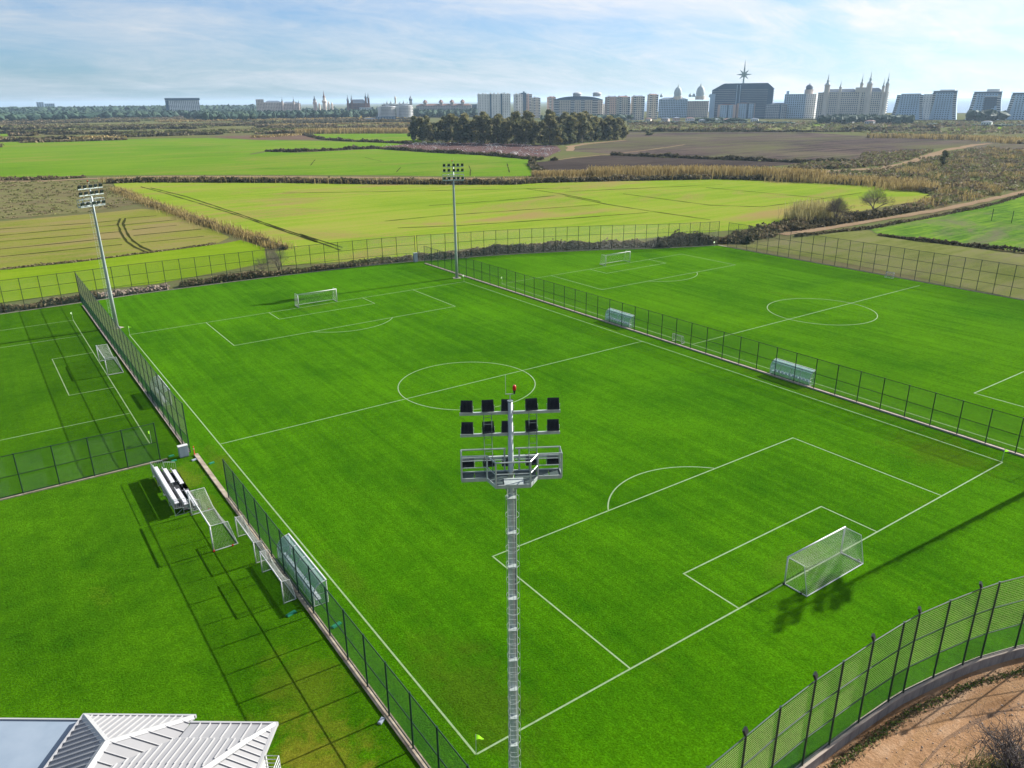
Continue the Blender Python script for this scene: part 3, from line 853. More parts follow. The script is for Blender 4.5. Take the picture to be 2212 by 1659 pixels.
def post_mesh(h, r):
    key = (round(h, 2), r)
    if key not in CYL:
        mb = MB()
        mb.tube([(0, 0, 0), (0, 0, h)], r, 8)
        mb.tube([(0, 0, h), (0, 0, h + 0.05)], r * 1.25, 8)
        CYL[key] = mb.mesh('post', MT['post'], False)
    return CYL[key]


def fence(label, posts, h, rails, panels, r=0.055, z0=0.0, rail_r=0.036, name='fence'):
    """posts: plan points; panels: list of (z0, z1, material)"""
    c = np.mean(posts, axis=0)
    t = thing(name, (c[0], c[1], z0), 0, label, 'fence')
    for (x, y) in posts:
        link('post', post_mesh(h, r), t, loc=(x - c[0], y - c[1], 0))
    for a, b in zip(posts[:-1], posts[1:]):
        d = np.array(b) - np.array(a)
        L = float(np.linalg.norm(d))
        an = math.atan2(d[1], d[0])
        for p0, p1, m in panels:
            o = link('mesh_panel', panel_mesh(p1 - p0, m), t, loc=(a[0] - c[0], a[1] - c[1], p0), rz=an)
            o.scale.x = L / 3.0
    for z in rails:
        mb = MB()
        mb.tube([(x - c[0], y - c[1], z) for x, y in posts], rail_r, 6)
        mb.build('rail', MT['post'], t)
    return t


def run(pl, step):
    return [tuple(q) for q in resample(pl, step)]


fence('tall back fence of green mesh behind the near pitch and the small pitch', run(BACK1, 3.05), 6.05, (0.12, 2.05, 4.0, 6.03), [(0.1, 6.0, 'mesh')])
fence('tall green mesh fence bending round the back of the far right pitch', run(BACK2, 3.05), 6.1, (0.12, 3.9, 6.08), [(0.1, 6.05, 'mesh')])
fence('tall green mesh fence along the right side of the far pitch, beside the fallow field', [(139.4, 101.9 - 3.05 * i) for i in range(1, 31)], 6.2, (0.12, 2.05, 4.1, 6.18), [(0.1, 6.15, 'mesh')])
fence('long lower green mesh fence between the two big pitches', [(67.4, 127.5)] + [(67.45 + 0.5 * i / 48, 124.4 - 3.03 * i) for i in range(0, 45)], 4.0, (0.12, 2.0, 3.98), [(0.1, 3.95, 'mesh')], z0=0.12)
fence('tall fence between small pitch and near pitch with darker lower netting', [(-3.35, 133.9)] + [(-3.4, 131.0 - 3.04 * i) for i in range(0, 26)] + [(-3.25, 52.3)], 5.75, (0.12, 1.95, 3.85, 5.73), [(0.1, 1.93, 'mesh'), (1.97, 5.7, 'mesh_pale')], z0=0.1)
fence('nearest straight green mesh fence beside the stored goals and clear dugout', [(-2.8, 39.5 - 3.09 * i) for i in range(0, 17)], 4.05, (0.12, 2.0, 4.03), [(0.1, 4.0, 'mesh')], z0=0.12)
fence('low cross fence of green mesh in front of the small pitch', [(-6.3 - 3.13 * i, 52.25) for i in range(-0, 12)], 4.25, (0.12, 2.1, 4.23), [(0.1, 4.2, 'mesh')], z0=0.1)
curved = fence('curved green mesh fence on the concrete wall above the dirt road', WALLP, 6.0, (0.08, 2.0, 4.0, 5.98), [(0.05, 1.98, 'mesh'), (2.02, 5.95, 'netting')], r=0.06, z0=0.1, rail_r=0.036)

# concrete wall under the curved fence: a cast panel to every bay
wl = thing('retaining_wall', (20, -12, -0.72), 0, 'curved stained concrete wall carrying the mesh fence above the dirt road', 'wall')
for a, b in zip(WALLP[:-1], WALLP[1:]):
    a, b = np.array(a), np.array(b)
    d = b - a
    L = np.linalg.norm(d)
    mb = MB()
    g_ = 0.012
    mb.bx(g_, L - g_, -0.16, 0.14, -0.1, 0.76)
    o = mb.build('wall_panel', MT['concrete'], wl)
    o.location = (a[0] - 20, a[1] + 12, 0)
    o.rotation_euler.z = math.atan2(d[1], d[0])
    mb = MB()
    mb.bx(0.004, L - 0.004, -0.19, 0.15, 0.76, 0.82)
    o = mb.build('coping', MT['kerb'], wl)
    o.location = (a[0] - 20, a[1] + 12, 0)
    o.rotation_euler.z = math.atan2(d[1], d[0])
# small floodlights on top of every second post
for i, (x, y) in enumerate(WALLP[5:19:2]):
    t = thing('fence_lamp', (x, y, 6.15), R(20), ('small black lamp on the curved fence post at the bottom edge of the picture', 'second small black lamp up from the bottom of the curved fence', 'third small black lamp up along the curved fence', 'fourth small black lamp up along the curved fence',
              'fifth small black lamp up along the curved fence', 'small black lamp on the curved fence nearest the right edge', 'small black lamp on the curved fence past the right edge')[i], 'lamp', 'small lamps along the curved fence')
    MB().box((0, 0.05, 0.23), (0.36, 0.13, 0.28), 0, R(-25)).build('housing', MT['black'], t)
    MB().tube([(0, 0, 0), (0, 0.0, 0.14)], 0.03, 6).build('bracket', MT['black'], t)


def kerb(name, pts, w, h, step, mat, label):
    t = thing(name, (pts[0][0], pts[0][1], 0), 0, label, 'kerb')
    pl = resample(pts, step)
    cache = {}
    for a, b in zip(pl[:-1], pl[1:]):
        d = b - a
        L = float(np.linalg.norm(d))
        k = round(L, 2)
        if k not in cache:
            mb = MB()
            mb.bx(0.008, L - 0.008, -w / 2, w / 2, -0.03, h)
            cache[k] = mb.mesh('kerb_stone', mat)
        o = link('kerb_stone', cache[k], t, loc=(a[0] - pts[0][0], a[1] - pts[0][1], RNG.random() * 0.012))
        o.rotation_euler.z = math.atan2(d[1], d[0])
    return t


kerb('kerb', [(67.42, 127.4), (67.45, 124.0), (67.9, -8)], 0.42, 0.13, 3.03, MT['kerb'], 'pale concrete kerb under the fence between the two big pitches')
kerb('kerb', [(-2.85, 51.6), (-2.85, -9.5)], 0.42, 0.13, 3.0, MT['kerb_old'], 'worn brown kerb under the nearest straight fence and its gap')
kerb('kerb', [(-3.4, 132.0), (-3.3, 52.6)], 0.34, 0.12, 3.04, MT['kerb'], 'concrete kerb under the tall fence beside the small pitch')
kerb('kerb', [(-5.6, 52.2), (-40, 52.2)], 0.26, 0.11, 3.0, MT['kerb_old'], 'sandy kerb under the low cross fence of the small pitch')
kerb('kerb', [tuple(q) for q in BACK1], 0.3, 0.1, 3.05, MT['kerb'], 'long kerb under the tall back fence behind the near pitch')
kerb('kerb', [tuple(q) for q in BACK2], 0.3, 0.1, 3.05, MT['kerb'], 'kerb under the bending back fence of the far right pitch')
kerb('kerb', [(139.4, 101.7), (139.4, 10)], 0.3, 0.1, 3.05, MT['kerb'], 'kerb under the right side fence of the far pitch')


# ------------------------------------------------------------------ clubhouse with the ribbed white roof (bottom left)
CE = Vector((0.806, -0.592, 0))
CN = Vector((-0.592, -0.806, 0))
CH = thing('clubhouse', (-18.1, 11.8, 0), math.atan2(CE.y, CE.x), 'white clubhouse with ribbed hipped metal roof and flat grey roof beside it', 'building')
# its own frame: X along the back eave, Y towards the camera is -y here
EZ = 3.8
MB().bx(0.45, 5.7, -17, -0.45, 0, EZ - 0.12).bx(5.72, 10.3, -15, -1.0, 0, EZ - 0.14).bx(-12, 0.43, -17, -0.03, 0, 3.3).build('wall', MT['plaster'], CH)
MB().bx(-12.2, 0.4, -17.2, 0.0, 3.302, 3.42).build('flat_roof', MT['membrane'], CH)
MB().bx(-12.25, 0.36, 0.003, 0.10, 3.2, 3.5).build('roof_edge', MT['roof_trim'], CH)


def clip(poly, n, d):
    out = []
    for i in range(len(poly)):
        a, b = poly[i], poly[(i + 1) % len(poly)]
        fa, fb = n[0] * a[0] + n[1] * a[1] - d, n[0] * b[0] + n[1] * b[1] - d
        if fa <= 0:
            out.append(a)
        if fa * fb < 0:
            t = fa / (fa - fb)
            out.append((a[0] + (b[0] - a[0]) * t, a[1] + (b[1] - a[1]) * t))
    return out


def roof_face(poly, zf, along, pitch_, mat='roof'):
    """plan polygon of one roof slope, zf(x, y) its height; standing-seam pans cut across 'along'"""
    ax = np.array(along, float)
    vals = [ax @ np.array(q) for q in poly]
    lo, hi = min(vals), max(vals)
    k = lo
    while k < hi - 0.02:
        strip = clip(clip(poly, -ax, -(k + 0.012)), ax, min(hi, k + pitch_ - 0.012))
        if len(strip) >= 3:
            mb = MB()
            n = len(strip)
            top = [(x, y, zf(x, y)) for x, y in strip]
            bot = [(x, y, zf(x, y) - 0.03) for x, y in strip]
            mb.v = top + bot
            sgn = sum(strip[i][0] * strip[(i + 1) % n][1] - strip[(i + 1) % n][0] * strip[i][1] for i in range(n))
            f = tuple(range(n))
            mb.f = [f if sgn > 0 else f[::-1]] + [(i, n + i, n + (i + 1) % n, (i + 1) % n) for i in range(n)]
            mb.build('roof_panel', MT[mat], CH)
        if k > lo + 0.01:
            pr = np.array([-ax[1], ax[0]])
            seam = clip(clip(poly, -ax, -(k - 0.001)), ax, k + 0.001)
            if len(seam) >= 2:
                w = [pr @ np.array(q) for q in seam]
                a, b = seam[int(np.argmin(w))], seam[int(np.argmax(w))]
                if np.hypot(a[0] - b[0], a[1] - b[1]) > 0.15:
                    mb = MB()
                    h = 0.075
                    o2 = ax * 0.022
                    A = [(a[0] + s_ * o2[0], a[1] + s_ * o2[1], zf(*a) + z) for s_, z in ((-1, -0.02), (1, -0.02), (1, h), (-1, h))]
                    B = [(b[0] + s_ * o2[0], b[1] + s_ * o2[1], zf(*b) + z) for s_, z in ((-1, -0.02), (1, -0.02), (1, h), (-1, h))]
                    mb.v = A + B
                    mb.f = [(0, 1, 2, 3), (7, 6, 5, 4)] + [(i, 4 + i, 4 + (i + 1) % 4, (i + 1) % 4) for i in range(4)]
                    mb.build('roof_seam', MT['roof_trim'], CH)
        k += pitch_


RS_ = 0.41
WX = 6.1
# main hip: back slope, left slope, right slope (y is minus the distance towards the camera)
apx = (3.05, -3.05)
EQ = 16.0
roof_face([(0.12, 0), (6.0, 0), (3.05, -2.93)], lambda x, y: EZ - y * RS_, (1, 0), 0.36)
roof_face([(0, -0.12), (2.93, -3.05), (2.93, -EQ), (0, -EQ)], lambda x, y: EZ + x * RS_, (0, 1), 0.40)
roof_face([(6.1, -0.12), (6.1, -EQ), (3.17, -EQ), (3.17, -3.05)], lambda x, y: EZ + (6.1 - x) * RS_, (0, 1), 0.62)
# wing: shallow pans by the eave, a step, then close-ribbed slope and the end slope
WS = 0.26
zw = lambda x, y: EZ - (y + 0.5) * WS
zw2 = lambda x, y: EZ + 0.24 - (y + 0.5) * WS
ze = lambda x, y: EZ + 0.1 + (10.8 - x) * 0.50
roof_face([(6.16, -0.5), (10.75, -0.5), (9.9, -2.15), (6.16, -2.15)], zw, (1, 0), 0.56)
roof_face([(6.2, -2.2), (9.85, -2.2), (8.75, -4.4), (4.3, -4.4)], zw2, (1, 0), 0.36)
roof_face([(8.75, -4.4), (4.3, -4.4), (2.9, -6.6), (7.7, -6.6)], zw2, (1, 0), 0.36)
roof_face([(10.8, -0.62), (10.8, -12), (7.75, -12), (7.75, -6.7), (9.95, -2.2)], ze, (0, 1), 0.40)


def cap(a, b, w=0.30, h=0.09):
    a, b = Vector(a), Vector(b)
    d = (b - a).normalized()
    s_ = d.cross(Vector((0, 0, 1))).normalized()
    u = s_.cross(d)
    if u.z < 0:
        u = -u
    mb = MB()
    pf = [(-w / 2, -0.02 - w * 0.16), (-w / 2, 0.045 - w * 0.16), (0, h), (w / 2, 0.045 - w * 0.16), (w / 2, -0.02 - w * 0.16)]
    A = [tuple(a + s_ * p_ + u * q) for p_, q in pf]
    B = [tuple(b + s_ * p_ + u * q) for p_, q in pf]
    mb.v = A + B
    n = len(pf)
    mb.f = [tuple(range(n)), tuple(range(n, 2 * n))[::-1]] + [(i, n + i, n + (i + 1) % n, (i + 1) % n) for i in range(n)]
    return mb.build('ridge_cap', MT['roof_trim'], CH)


zr = EZ + 3.05 * RS_
cap((0, 0, EZ), (3.05, -3.05, zr), 0.42)
cap((6.1, 0, EZ), (3.05, -3.05, zr), 0.42)
cap((3.05, -3.05, zr), (3.05, -EQ, zr), 0.42)
cap((10.8, -0.55, EZ + 0.1), (9.92, -2.1, EZ + 0.53), 0.34)
cap((9.92, -2.1, EZ + 0.58), (7.72, -6.7, EZ + 1.75), 0.42)
cap((6.3, -2.1, EZ + 0.50), (3.6, -5.5, EZ + 1.3), 0.34, 0.05)
for b in ((-0.12, 6.22, 0.004, 0.12, EZ - 0.16, EZ + 0.05), (-0.12, 0.0, -EQ, 0.0, EZ - 0.16, EZ + 0.05), (6.1, 6.15, -0.46, 0.0, EZ - 0.14, EZ + 0.05), (6.155, 10.95, -0.495, -0.38, EZ - 0.16, EZ + 0.06), (10.8, 10.95, -12, -0.5, EZ - 0.12, EZ + 0.12), (6.2, 9.85, -2.19, -2.15, EZ + 0.42, EZ + 0.68)):
    MB().bx(*b).build('eave_gutter', MT['roof_trim'], CH)
MB().bx(10.32, 11.75, -6.0, -2.6, 0.0, 2.75).build('landing', MT['plaster'], CH)
rl = MB()
for x, y in ((11.68, -2.68), (11.68, -3.6), (11.68, -4.5), (10.98, -2.68)):
    rl.tube([(x, y, 2.75), (x, y, 3.85)], 0.03, 6)
for z in (3.1, 3.35, 3.6, 3.85):
    rl.tube([(10.9, -2.68, z), (11.68, -2.68, z), (11.68, -5.9, z)], 0.022, 6)
rl.build('railing', MT['white'], CH)
MB().tube([(10.62, -2.75, 0), (10.62, -2.75, 3.66)], 0.06, 8).build('downpipe', MT['white'], CH)

# ------------------------------------------------------------------ floodlight masts
MH = 23.6
LAMPX = (-1.85, -0.95, -0.12, 0.92, 1.86)


def lamp_mesh():
    mb = MB()
    # hinged body, fins on its back, bar below
    mb.box((0, 0.02, 0.29), (0.50, 0.16, 0.44), 0, R(-28))
    for k in range(9):
        mb.box((-0.22 + 0.055 * k, -0.095, 0.315), (0.012, 0.09, 0.36), 0, R(-28))
    mb.box((0, -0.10, 0.085), (0.52, 0.12, 0.10), 0, R(-28))
    return mb.mesh('floodlight', MT['black'])


LM = lamp_mesh()
LG = MB().box((0, 0.122, 0.252), (0.45, 0.012, 0.38), 0, R(-28)).mesh('lens', MT['glass'])
LBR = MB().tube([(-0.27, 0, 0.28), (-0.27, 0, 0.0), (0.27, 0, 0.0), (0.27, 0, 0.28)], 0.016, 5).mesh('bracket', MT['galv'])


def mast(x, y, face, label, beacon=True):
    t = thing('floodlight_mast', (x, y, 0), -face, label, 'floodlight mast', 'floodlight masts round the near pitch')
    zs = [0, 6, 12, 18, MH]
    MB().tube([(0, 0, z) for z in zs], [0.31, 0.255, 0.20, 0.145, 0.10], 16).build('pole', MT['galv'], t, True)
    MB().bx(-0.45, 0.45, -0.45, 0.45, 0, 0.05).build('base_plate', MT['galv_d'], t)
    MB().bx(-0.8, 0.8, -0.8, 0.8, -0.02, 0.012).build('footing', MT['kerb'], t)
    MB().tube([(0, 0, MH), (0, 0, MH + 0.03)], 0.13, 12).build('cap', MT['galv_d'], t)
    for z in (23.02, 22.02, 20.92):
        o = MB().bx(-2.16, 2.16, 0.105, 0.205, z - 0.06, z + 0.06).build('crossbeam', MT['galv'], t)
        for k, lx in enumerate(LAMPX):
            f = link('floodlight', LM, t, loc=(lx, 0.17, z + (0.075 if z > 21.5 else -0.44)), rz=R((-6, 4, -3, 5, -2)[k] + (2 if z < 22.5 else 0)))
            link('lens', LG, f)
            link('bracket', LBR, f)
    # platform
    P = [(-2.15, 0.0), (-2.15, -0.66), (-1.06, -0.66), (-0.72, -1.38), (0.74, -1.38), (1.12, -0.66), (2.15, -0.66), (2.15, 0.0)]
    zp = 20.28
    fl = MB()
    for a, b in ((-2.13, -1.62), (-1.58, -1.07), (1.13, 1.62), (1.66, 2.13)):
        fl.bx(a, b, -0.63, -0.03, zp, zp + 0.03)
    fl.bx(-1.03, -0.14, -0.63, -0.03, zp, zp + 0.03).bx(0.14, 1.09, -0.63, -0.03, zp, zp + 0.03)
    fl.prism([(-1.0, -0.66), (-0.7, -1.34), (0.72, -1.34), (1.06, -0.66)], zp, zp + 0.03)
    fl.build('platform_floor', MT['grate'], t)
    MB().bx(-0.36, 0.48, -1.30, -0.72, zp + 0.034, zp + 0.06).build('hatch', MT['galv'], t)
    tb = MB()
    cl = P + [P[0]]
    for a, b in zip(cl[:-1], cl[1:]):
        d = Vector((b[0] - a[0], b[1] - a[1], 0))
        tb.box(((a[0] + b[0]) / 2, (a[1] + b[1]) / 2, zp), (d.length + 0.02, 0.04, 0.16), math.atan2(d.y, d.x))
    tb.build('toe_board', MT['galv'], t)
    gr = MB()
    seg = P[0:]
    for z in (zp + 0.58, zp + 1.12):
        gr.tube([(0.2, 0.0, z)] + [(p_[0], p_[1], z) for p_ in reversed(P)] + [(-0.2, 0.0, z)], 0.04 if z > zp + 1 else 0.026, 6)
    gr.build('guard_rail', MT['galv'], t)
    for px, py in P + [(-0.27, 0.0), (0.37, 0.0)]:
        MB().tube([(px, py, zp), (px, py, zp + 1.12)], 0.042, 6).build('rail_post', MT['galv'], t)
    for sx_ in (-1, 1):
        st = MB()
        for dx in (-0.17, 0.17):
            st.tube([(sx_ * 0.97 + dx, -0.02, zp), (sx_ * 0.97 + dx, 0.06, 23.0)], 0.019, 5)
        for k in range(9):
            st.tube([(sx_ * 0.97 - 0.17, 0.0 + 0.008 * k, zp + 0.35 + 0.32 * k), (sx_ * 0.97 + 0.17, 0.008 * k, zp + 0.35 + 0.32 * k)], 0.011, 5)
        st.build('ladder', MT['galv_d'], t)
        MB().tube([(sx_ * 0.5, -0.62, zp - 0.1), (sx_ * 0.12, -0.1, zp - 1.0)], 0.03, 6).build('strut', MT['galv_d'], t)
    # climbing ladder with safety cage up the back of the pole
    lad = MB()
    yl = lambda z: -(0.46 + 0.02 * (1 - z / 20))
    for dx in (-0.19, 0.19):
        lad.tube([(dx, -0.52, 0.4), (dx, -0.42, 19.9)], 0.022, 5)
    for k in range(70):
        z = 0.6 + 0.277 * k
        yy = -0.52 + 0.10 * z / 20
        lad.tube([(-0.19, yy, z), (0.19, yy, z)], 0.011, 4)
    lad.build('ladder', MT['galv'], t)
    for k in range(21):
        z = 2.6 + 0.84 * k
        yy = -0.52 + 0.10 * z / 20
        pts = [(0.19 * 1, yy, z)] + [(0.31 * math.cos(a), yy - 0.25 + 0.36 * math.sin(a) - 0.06, z) for a in [R(v) for v in (20, -20, -55, -90, -125, -160, -200)]] + [(-0.19, yy, z)]
        MB().tube(pts, 0.009, 4).build('cage_hoop', MT['galv'], t)
    cg = MB()
    for a in (-160, -90, -20):
        ca, sa = 0.31 * math.cos(R(a)), -0.31 + 0.36 * math.sin(R(a))
        cg.tube([(ca, -0.52 + sa, 2.6), (ca, -0.42 + sa, 19.6)], 0.009, 4)
    cg.build('cage_bar', MT['galv'], t)
    for k in range(11):
        z = 1.6 + 1.75 * k
        yy = -0.52 + 0.10 * z / 20
        rr = 0.31 - 0.21 * z / MH
        MB().bx(-0.22, 0.22, yy + 0.01, -rr + 0.02, z, z + 0.05).build('ladder_bracket', MT['galv'], t)
    MB().tube([(0.25, -0.12, 0.3), (0.17, -0.06, 19.9)], 0.035, 6).build('cable_duct', MT['galv_d'], t)
    # head: short stem, cross bar, lightning rod, red beacon
    hd = MB()
    hd.tube([(0, 0, MH), (0, 0, MH + 0.33)], 0.022, 6)
    hd.tube([(-0.2, 0, MH + 0.33), (0.18, 0, MH + 0.33)], 0.02, 6)
    hd.build('head_bracket', MT['galv'], t)
    MB().tube([(-0.19, 0, MH + 0.33), (-0.19, 0, MH + 1.2)], 0.008, 5).build('lightning_rod', MT['galv'], t)
    if beacon:
        MB().lathe([(0.0, MH + 0.34), (0.035, MH + 0.34), (0.05, MH + 0.44), (0.07, MH + 0.50), (0.0, MH + 0.50)], 10, (0.18, 0)).build('beacon_base', MT['black'], t)
        MB().lathe([(0.0, MH + 0.505), (0.075, MH + 0.505), (0.078, MH + 0.66), (0.055, MH + 0.72), (0.0, MH + 0.73)], 12, (0.18, 0)).build('beacon', MT['red'], t, True)
    return t


mast(-0.47, -4.5, 0.545, 'nearest floodlight mast, seen from behind with ladder cage, platform and red beacon')
mast(-0.9, 111.4, R(180) - 0.50, 'floodlight mast beside the tall fence of the small pitch')
mast(65.4, 109.8, R(180) + 0.42, 'floodlight mast standing by the kerb of the fence between the pitches')
mast(66.2, -4.75, -0.5, 'floodlight mast by the curved fence whose long shadow falls behind the nearest goal')


# ------------------------------------------------------------------ goals
def tubes_grid(mb, fn, nu, nv, r, su=1, sv=1):
    """net cords along both directions of the surface fn(u, v)"""
    for i in range(nu + 1):
        mb.tube([fn(i / nu, j / (nv * sv)) for j in range(nv * sv + 1)] if nv else [], r, 3, cap=False)
    for j in range(nv + 1):
        k = nu if nu < 26 else 26
        mb.tube([fn(i / k, j / nv) for i in range(k + 1)], r, 3, cap=False)


def goal_parts(t, W_, H_, dt, db, cell, sag, r=0.05, cord=0.0042, wheels=None, mid=False):
    """frame of its own: x along the bar, mouth at y=0 facing -y, net towards +y"""
    hw = W_ / 2
    fr = r
    for s_ in (-1, 1):
        MB().tube([(s_ * hw, 0, 0), (s_ * hw, 0, H_)], fr, 10).build('goalpost', MT['white'], t, True)
    MB().tube([(-hw - fr, 0, H_), (hw + fr, 0, H_)], fr, 10).build('crossbar', MT['white'], t, True)
    for s_ in (-1, 1):
        MB().tube([(s_ * hw, 0, H_ - 0.03), (s_ * hw, dt, H_ - 0.05), (s_ * hw, db, 0.05)], fr * 0.5, 8).build('side_stay', MT['white'], t)
        MB().tube([(s_ * hw, 0, 0.05), (s_ * hw, db, 0.05)], fr * 0.7, 8).build('side_base', MT['white'], t)
    MB().tube([(-hw, db, 0.05), (hw, db, 0.05)], fr * 0.7, 8).build('rear_base', MT['white'], t)
    if wheels:
        for s_ in (-1, 1):
            for yy in (0.0, db - 0.45):
                w = MB()
                w.tube([(s_ * (hw + 0.06), yy + 0.0, 0.09), (s_ * (hw + 0.15), yy, 0.09)], 0.085, 10)
                w.build('wheel', MT[wheels], t)

    def surf(u, v):
        x = -hw + 2 * hw * u
        sg = 4 * u * (1 - u)
        sg = sg ** 0.6
        a = np.array((0, H_ - 0.02))
        b = np.array((dt + 0.02, H_ - 0.07 - sag * sg))
        c = np.array((db, 0.06))
        # a smooth drape through three points
        if v < 0.5:
            q = v * 2
            p_ = a + (b - a) * q
            p_[1] -= 0.18 * sag * sg * math.sin(math.pi * q)
        else:
            q = (v - 0.5) * 2
            p_ = b + (c - b) * q
            p_[0] -= (0.25 * sag * sg) * math.sin(math.pi * q)
        bl = max(0, 1 - abs(v - 0.5) * 5)
        m = 0.5 * (a + (b - a) * 0.8 + b + (c - b) * 0.2)
        p_ = p_ * (1 - 0.5 * bl * sg) + m * 0.5 * bl * sg
        return (x, p_[0], p_[1])
    nb = MB()
    nu = max(6, int(W_ / cell))
    nv = max(6, int((dt + H_) / cell))
    tubes_grid(nb, surf, nu, nv, cord)
    nb.build('net', MT['net'], t)
    for s_ in (-1, 1):
        sd = MB()
        n = max(4, int(H_ / cell))
        for j in range(1, n):
            z = H_ * j / n
            y1 = dt + (db - dt) * (1 - z / H_)
            sd.tube([(s_ * hw, 0, z), (s_ * hw, y1, z)], cord, 3, cap=False)
        n2 = max(4, int(db / cell))
        for i in range(1, n2):
            y = db * i / n2
            z1 = H_ if y <= dt else H_ * (db - y) / (db - dt)
            sd.tube([(s_ * hw, y, 0.03), (s_ * hw, y, z1)], cord, 3, cap=False)
        sd.build('side_net', MT['net'], t)


def goal(name, x, y, rz, label, W_=7.5, H_=2.47, dt=1.45, db=2.0, cell=0.115, sag=0.55, r=0.06, cord=0.0045, wheels=None):
    t = thing(name, (x, y, 0), rz, label, 'goal')
    goal_parts(t, W_, H_, dt, db, cell, sag, r, cord, wheels)
    return t


goal('football_goal', 32.25, -0.06, math.pi, 'white goal nearest the curved fence, a blurred lamp shadow beneath its net', wheels='black', cord=0.0045, cell=0.122)
goal('football_goal', 32.6, 105.73, 0, 'white goal at the far end of the near pitch, in front of the back fence', cord=0.0042, cell=0.14)
goal('football_goal', 102.8, 99.9, 0, 'white goal at the far end of the far right pitch', cord=0.0042, cell=0.15)
goal('football_goal', -6.25, 89.4, -math.pi / 2, 'white goal of the small pitch against the tall fence', cord=0.005)
goal('football_goal', -6.5, 34.65, -math.pi / 2, 'large spare goal with red wheels parked in front of the spectator stand', W_=7.4, wheels='red', cord=0.005)
goal('youth_goal', -4.15, 29.55, -math.pi / 2, 'smaller spare goal by the fence, the one with its end behind the other small goal', W_=5.0, H_=1.98, dt=0.62, db=0.95, sag=0.45, r=0.045, cord=0.0055)
goal('youth_goal', -4.15, 22.95, -math.pi / 2, 'smaller spare goal by the fence, the one closest to the long roof shadow', W_=5.0, H_=1.98, dt=0.62, db=0.95, sag=0.45, r=0.045, cord=0.0055)
goal('mini_goal', 68.6, 49.2, -math.pi / 2, 'little white practice goal behind the fence between the two dugouts', W_=1.9, H_=1.25, dt=0.35, db=0.75, sag=0.2, r=0.04, cord=0.007, cell=0.13)
goal('mini_goal', 138.2, 54.6, math.pi / 2, 'tiny white practice goal against the fence of the fallow field', W_=1.6, H_=1.1, dt=0.3, db=0.7, sag=0.15, r=0.04, cord=0.007, cell=0.15)


# ------------------------------------------------------------------ dugouts
def dugout(x, y, L, label, roof, h=1.95, depth=1.08):
    """back at x, opening to +x; L along +y from y"""
    t = thing('dugout', (x, y, 0), 0, label, 'dugout', 'clear team dugouts beside the pitches')
    prof = [(0.0, 0.05), (0.0, 0.55), (0.02, 0.95), (0.10, 1.32), (0.28, 1.62), (0.56, 1.83), (0.84, 1.92), (depth, h)]
    nb = 4
    for k in range(nb):
        y0, y1 = L * k / nb + 0.03, L * (k + 1) / nb - 0.03
        for nm, pr, m in (('back_panel', prof[:5], 'poly'), ('roof_panel', prof[4:], roof)):
            mb = MB()
            n = len(pr)
            mb.v = [(p_[0], y0, p_[1]) for p_ in pr] + [(p_[0], y1, p_[1]) for p_ in pr] + [(p_[0] + 0.006, y0, p_[1] - 0.006) for p_ in pr] + [(p_[0] + 0.006, y1, p_[1] - 0.006) for p_ in pr]
            for i in range(n - 1):
                mb.f += [(i, i + 1, n + i + 1, n + i), (2 * n + i, 3 * n + i, 3 * n + i + 1, 2 * n + i + 1)]
            mb.build(nm, MT[m], t, True)
    for k in range(nb + 1):
        MB().tube([(p_[0], L * k / nb, p_[1]) for p_ in prof], 0.036, 6).build('rib', MT['white'], t)
    for s_ in (0, 1):
        yy = L * s_
        MB().tube([(depth, yy, 0), (depth, yy, h)], 0.042, 6).build('front_post', MT['white'], t)
        o = yy + (0.012 if s_ else -0.012)
        pl = [(p_[0] + 0.02, p_[1]) for p_ in prof] + [(depth - 0.03, 0.05)]
        MB().poly([(a, o, b) for a, b in pl]).build('end_panel', MT['poly'], t)
        MB().tube([(0.02, yy, 0.95), (depth, yy, 0.95)], 0.02, 6).tube([(0, yy, 0.05), (depth, yy, 0.05)], 0.025, 6).build('end_rail', MT['white'], t)
    MB().bx(depth - 0.04, depth + 0.06, -0.04, L + 0.04, h - 0.06, h + 0.05).build('front_beam', MT['white'], t)
    MB().tube([(0, 0, 0.06), (0, L, 0.06)], 0.025, 6).build('ground_rail', MT['white'], t)
    MB().bx(0.22, 0.62, 0.1, L - 0.1, 0.40, 0.45).build('bench', MT['seat'], t)
    for k in range(5):
        yy = 0.3 + (L - 0.6) * k / 4
        MB().tube([(0.4, yy, 0), (0.4, yy, 0.4)], 0.03, 6).build('leg', MT['white'], t)
    n = int((L - 0.5) / 0.55)
    sm = MB().bx(-0.17, 0.2, -0.21, 0.21, 0, 0.05).box((-0.19, 0, 0.17), (0.04, 0.42, 0.34)).mesh('seat', MT['seat'])
    for k in range(n):
        link('seat', sm, t, loc=(0.42, 0.5 + 0.55 * k, 0.452))
    return t


dugout(-2.42, 18.7, 8.0, 'long clear dugout right behind the nearest straight fence', 'poly')
dugout(-2.6, 68.7, 6.6, 'clear dugout behind the tall fence with darker lower netting', 'poly')
dugout(68.25, 25.4, 6.2, 'blue-tinted dugout on the far pitch, the nearer one with the larger look', 'poly_roof')
dugout(68.25, 59.5, 6.0, 'blue-tinted dugout on the far pitch, nearer its far goal', 'poly_roof')


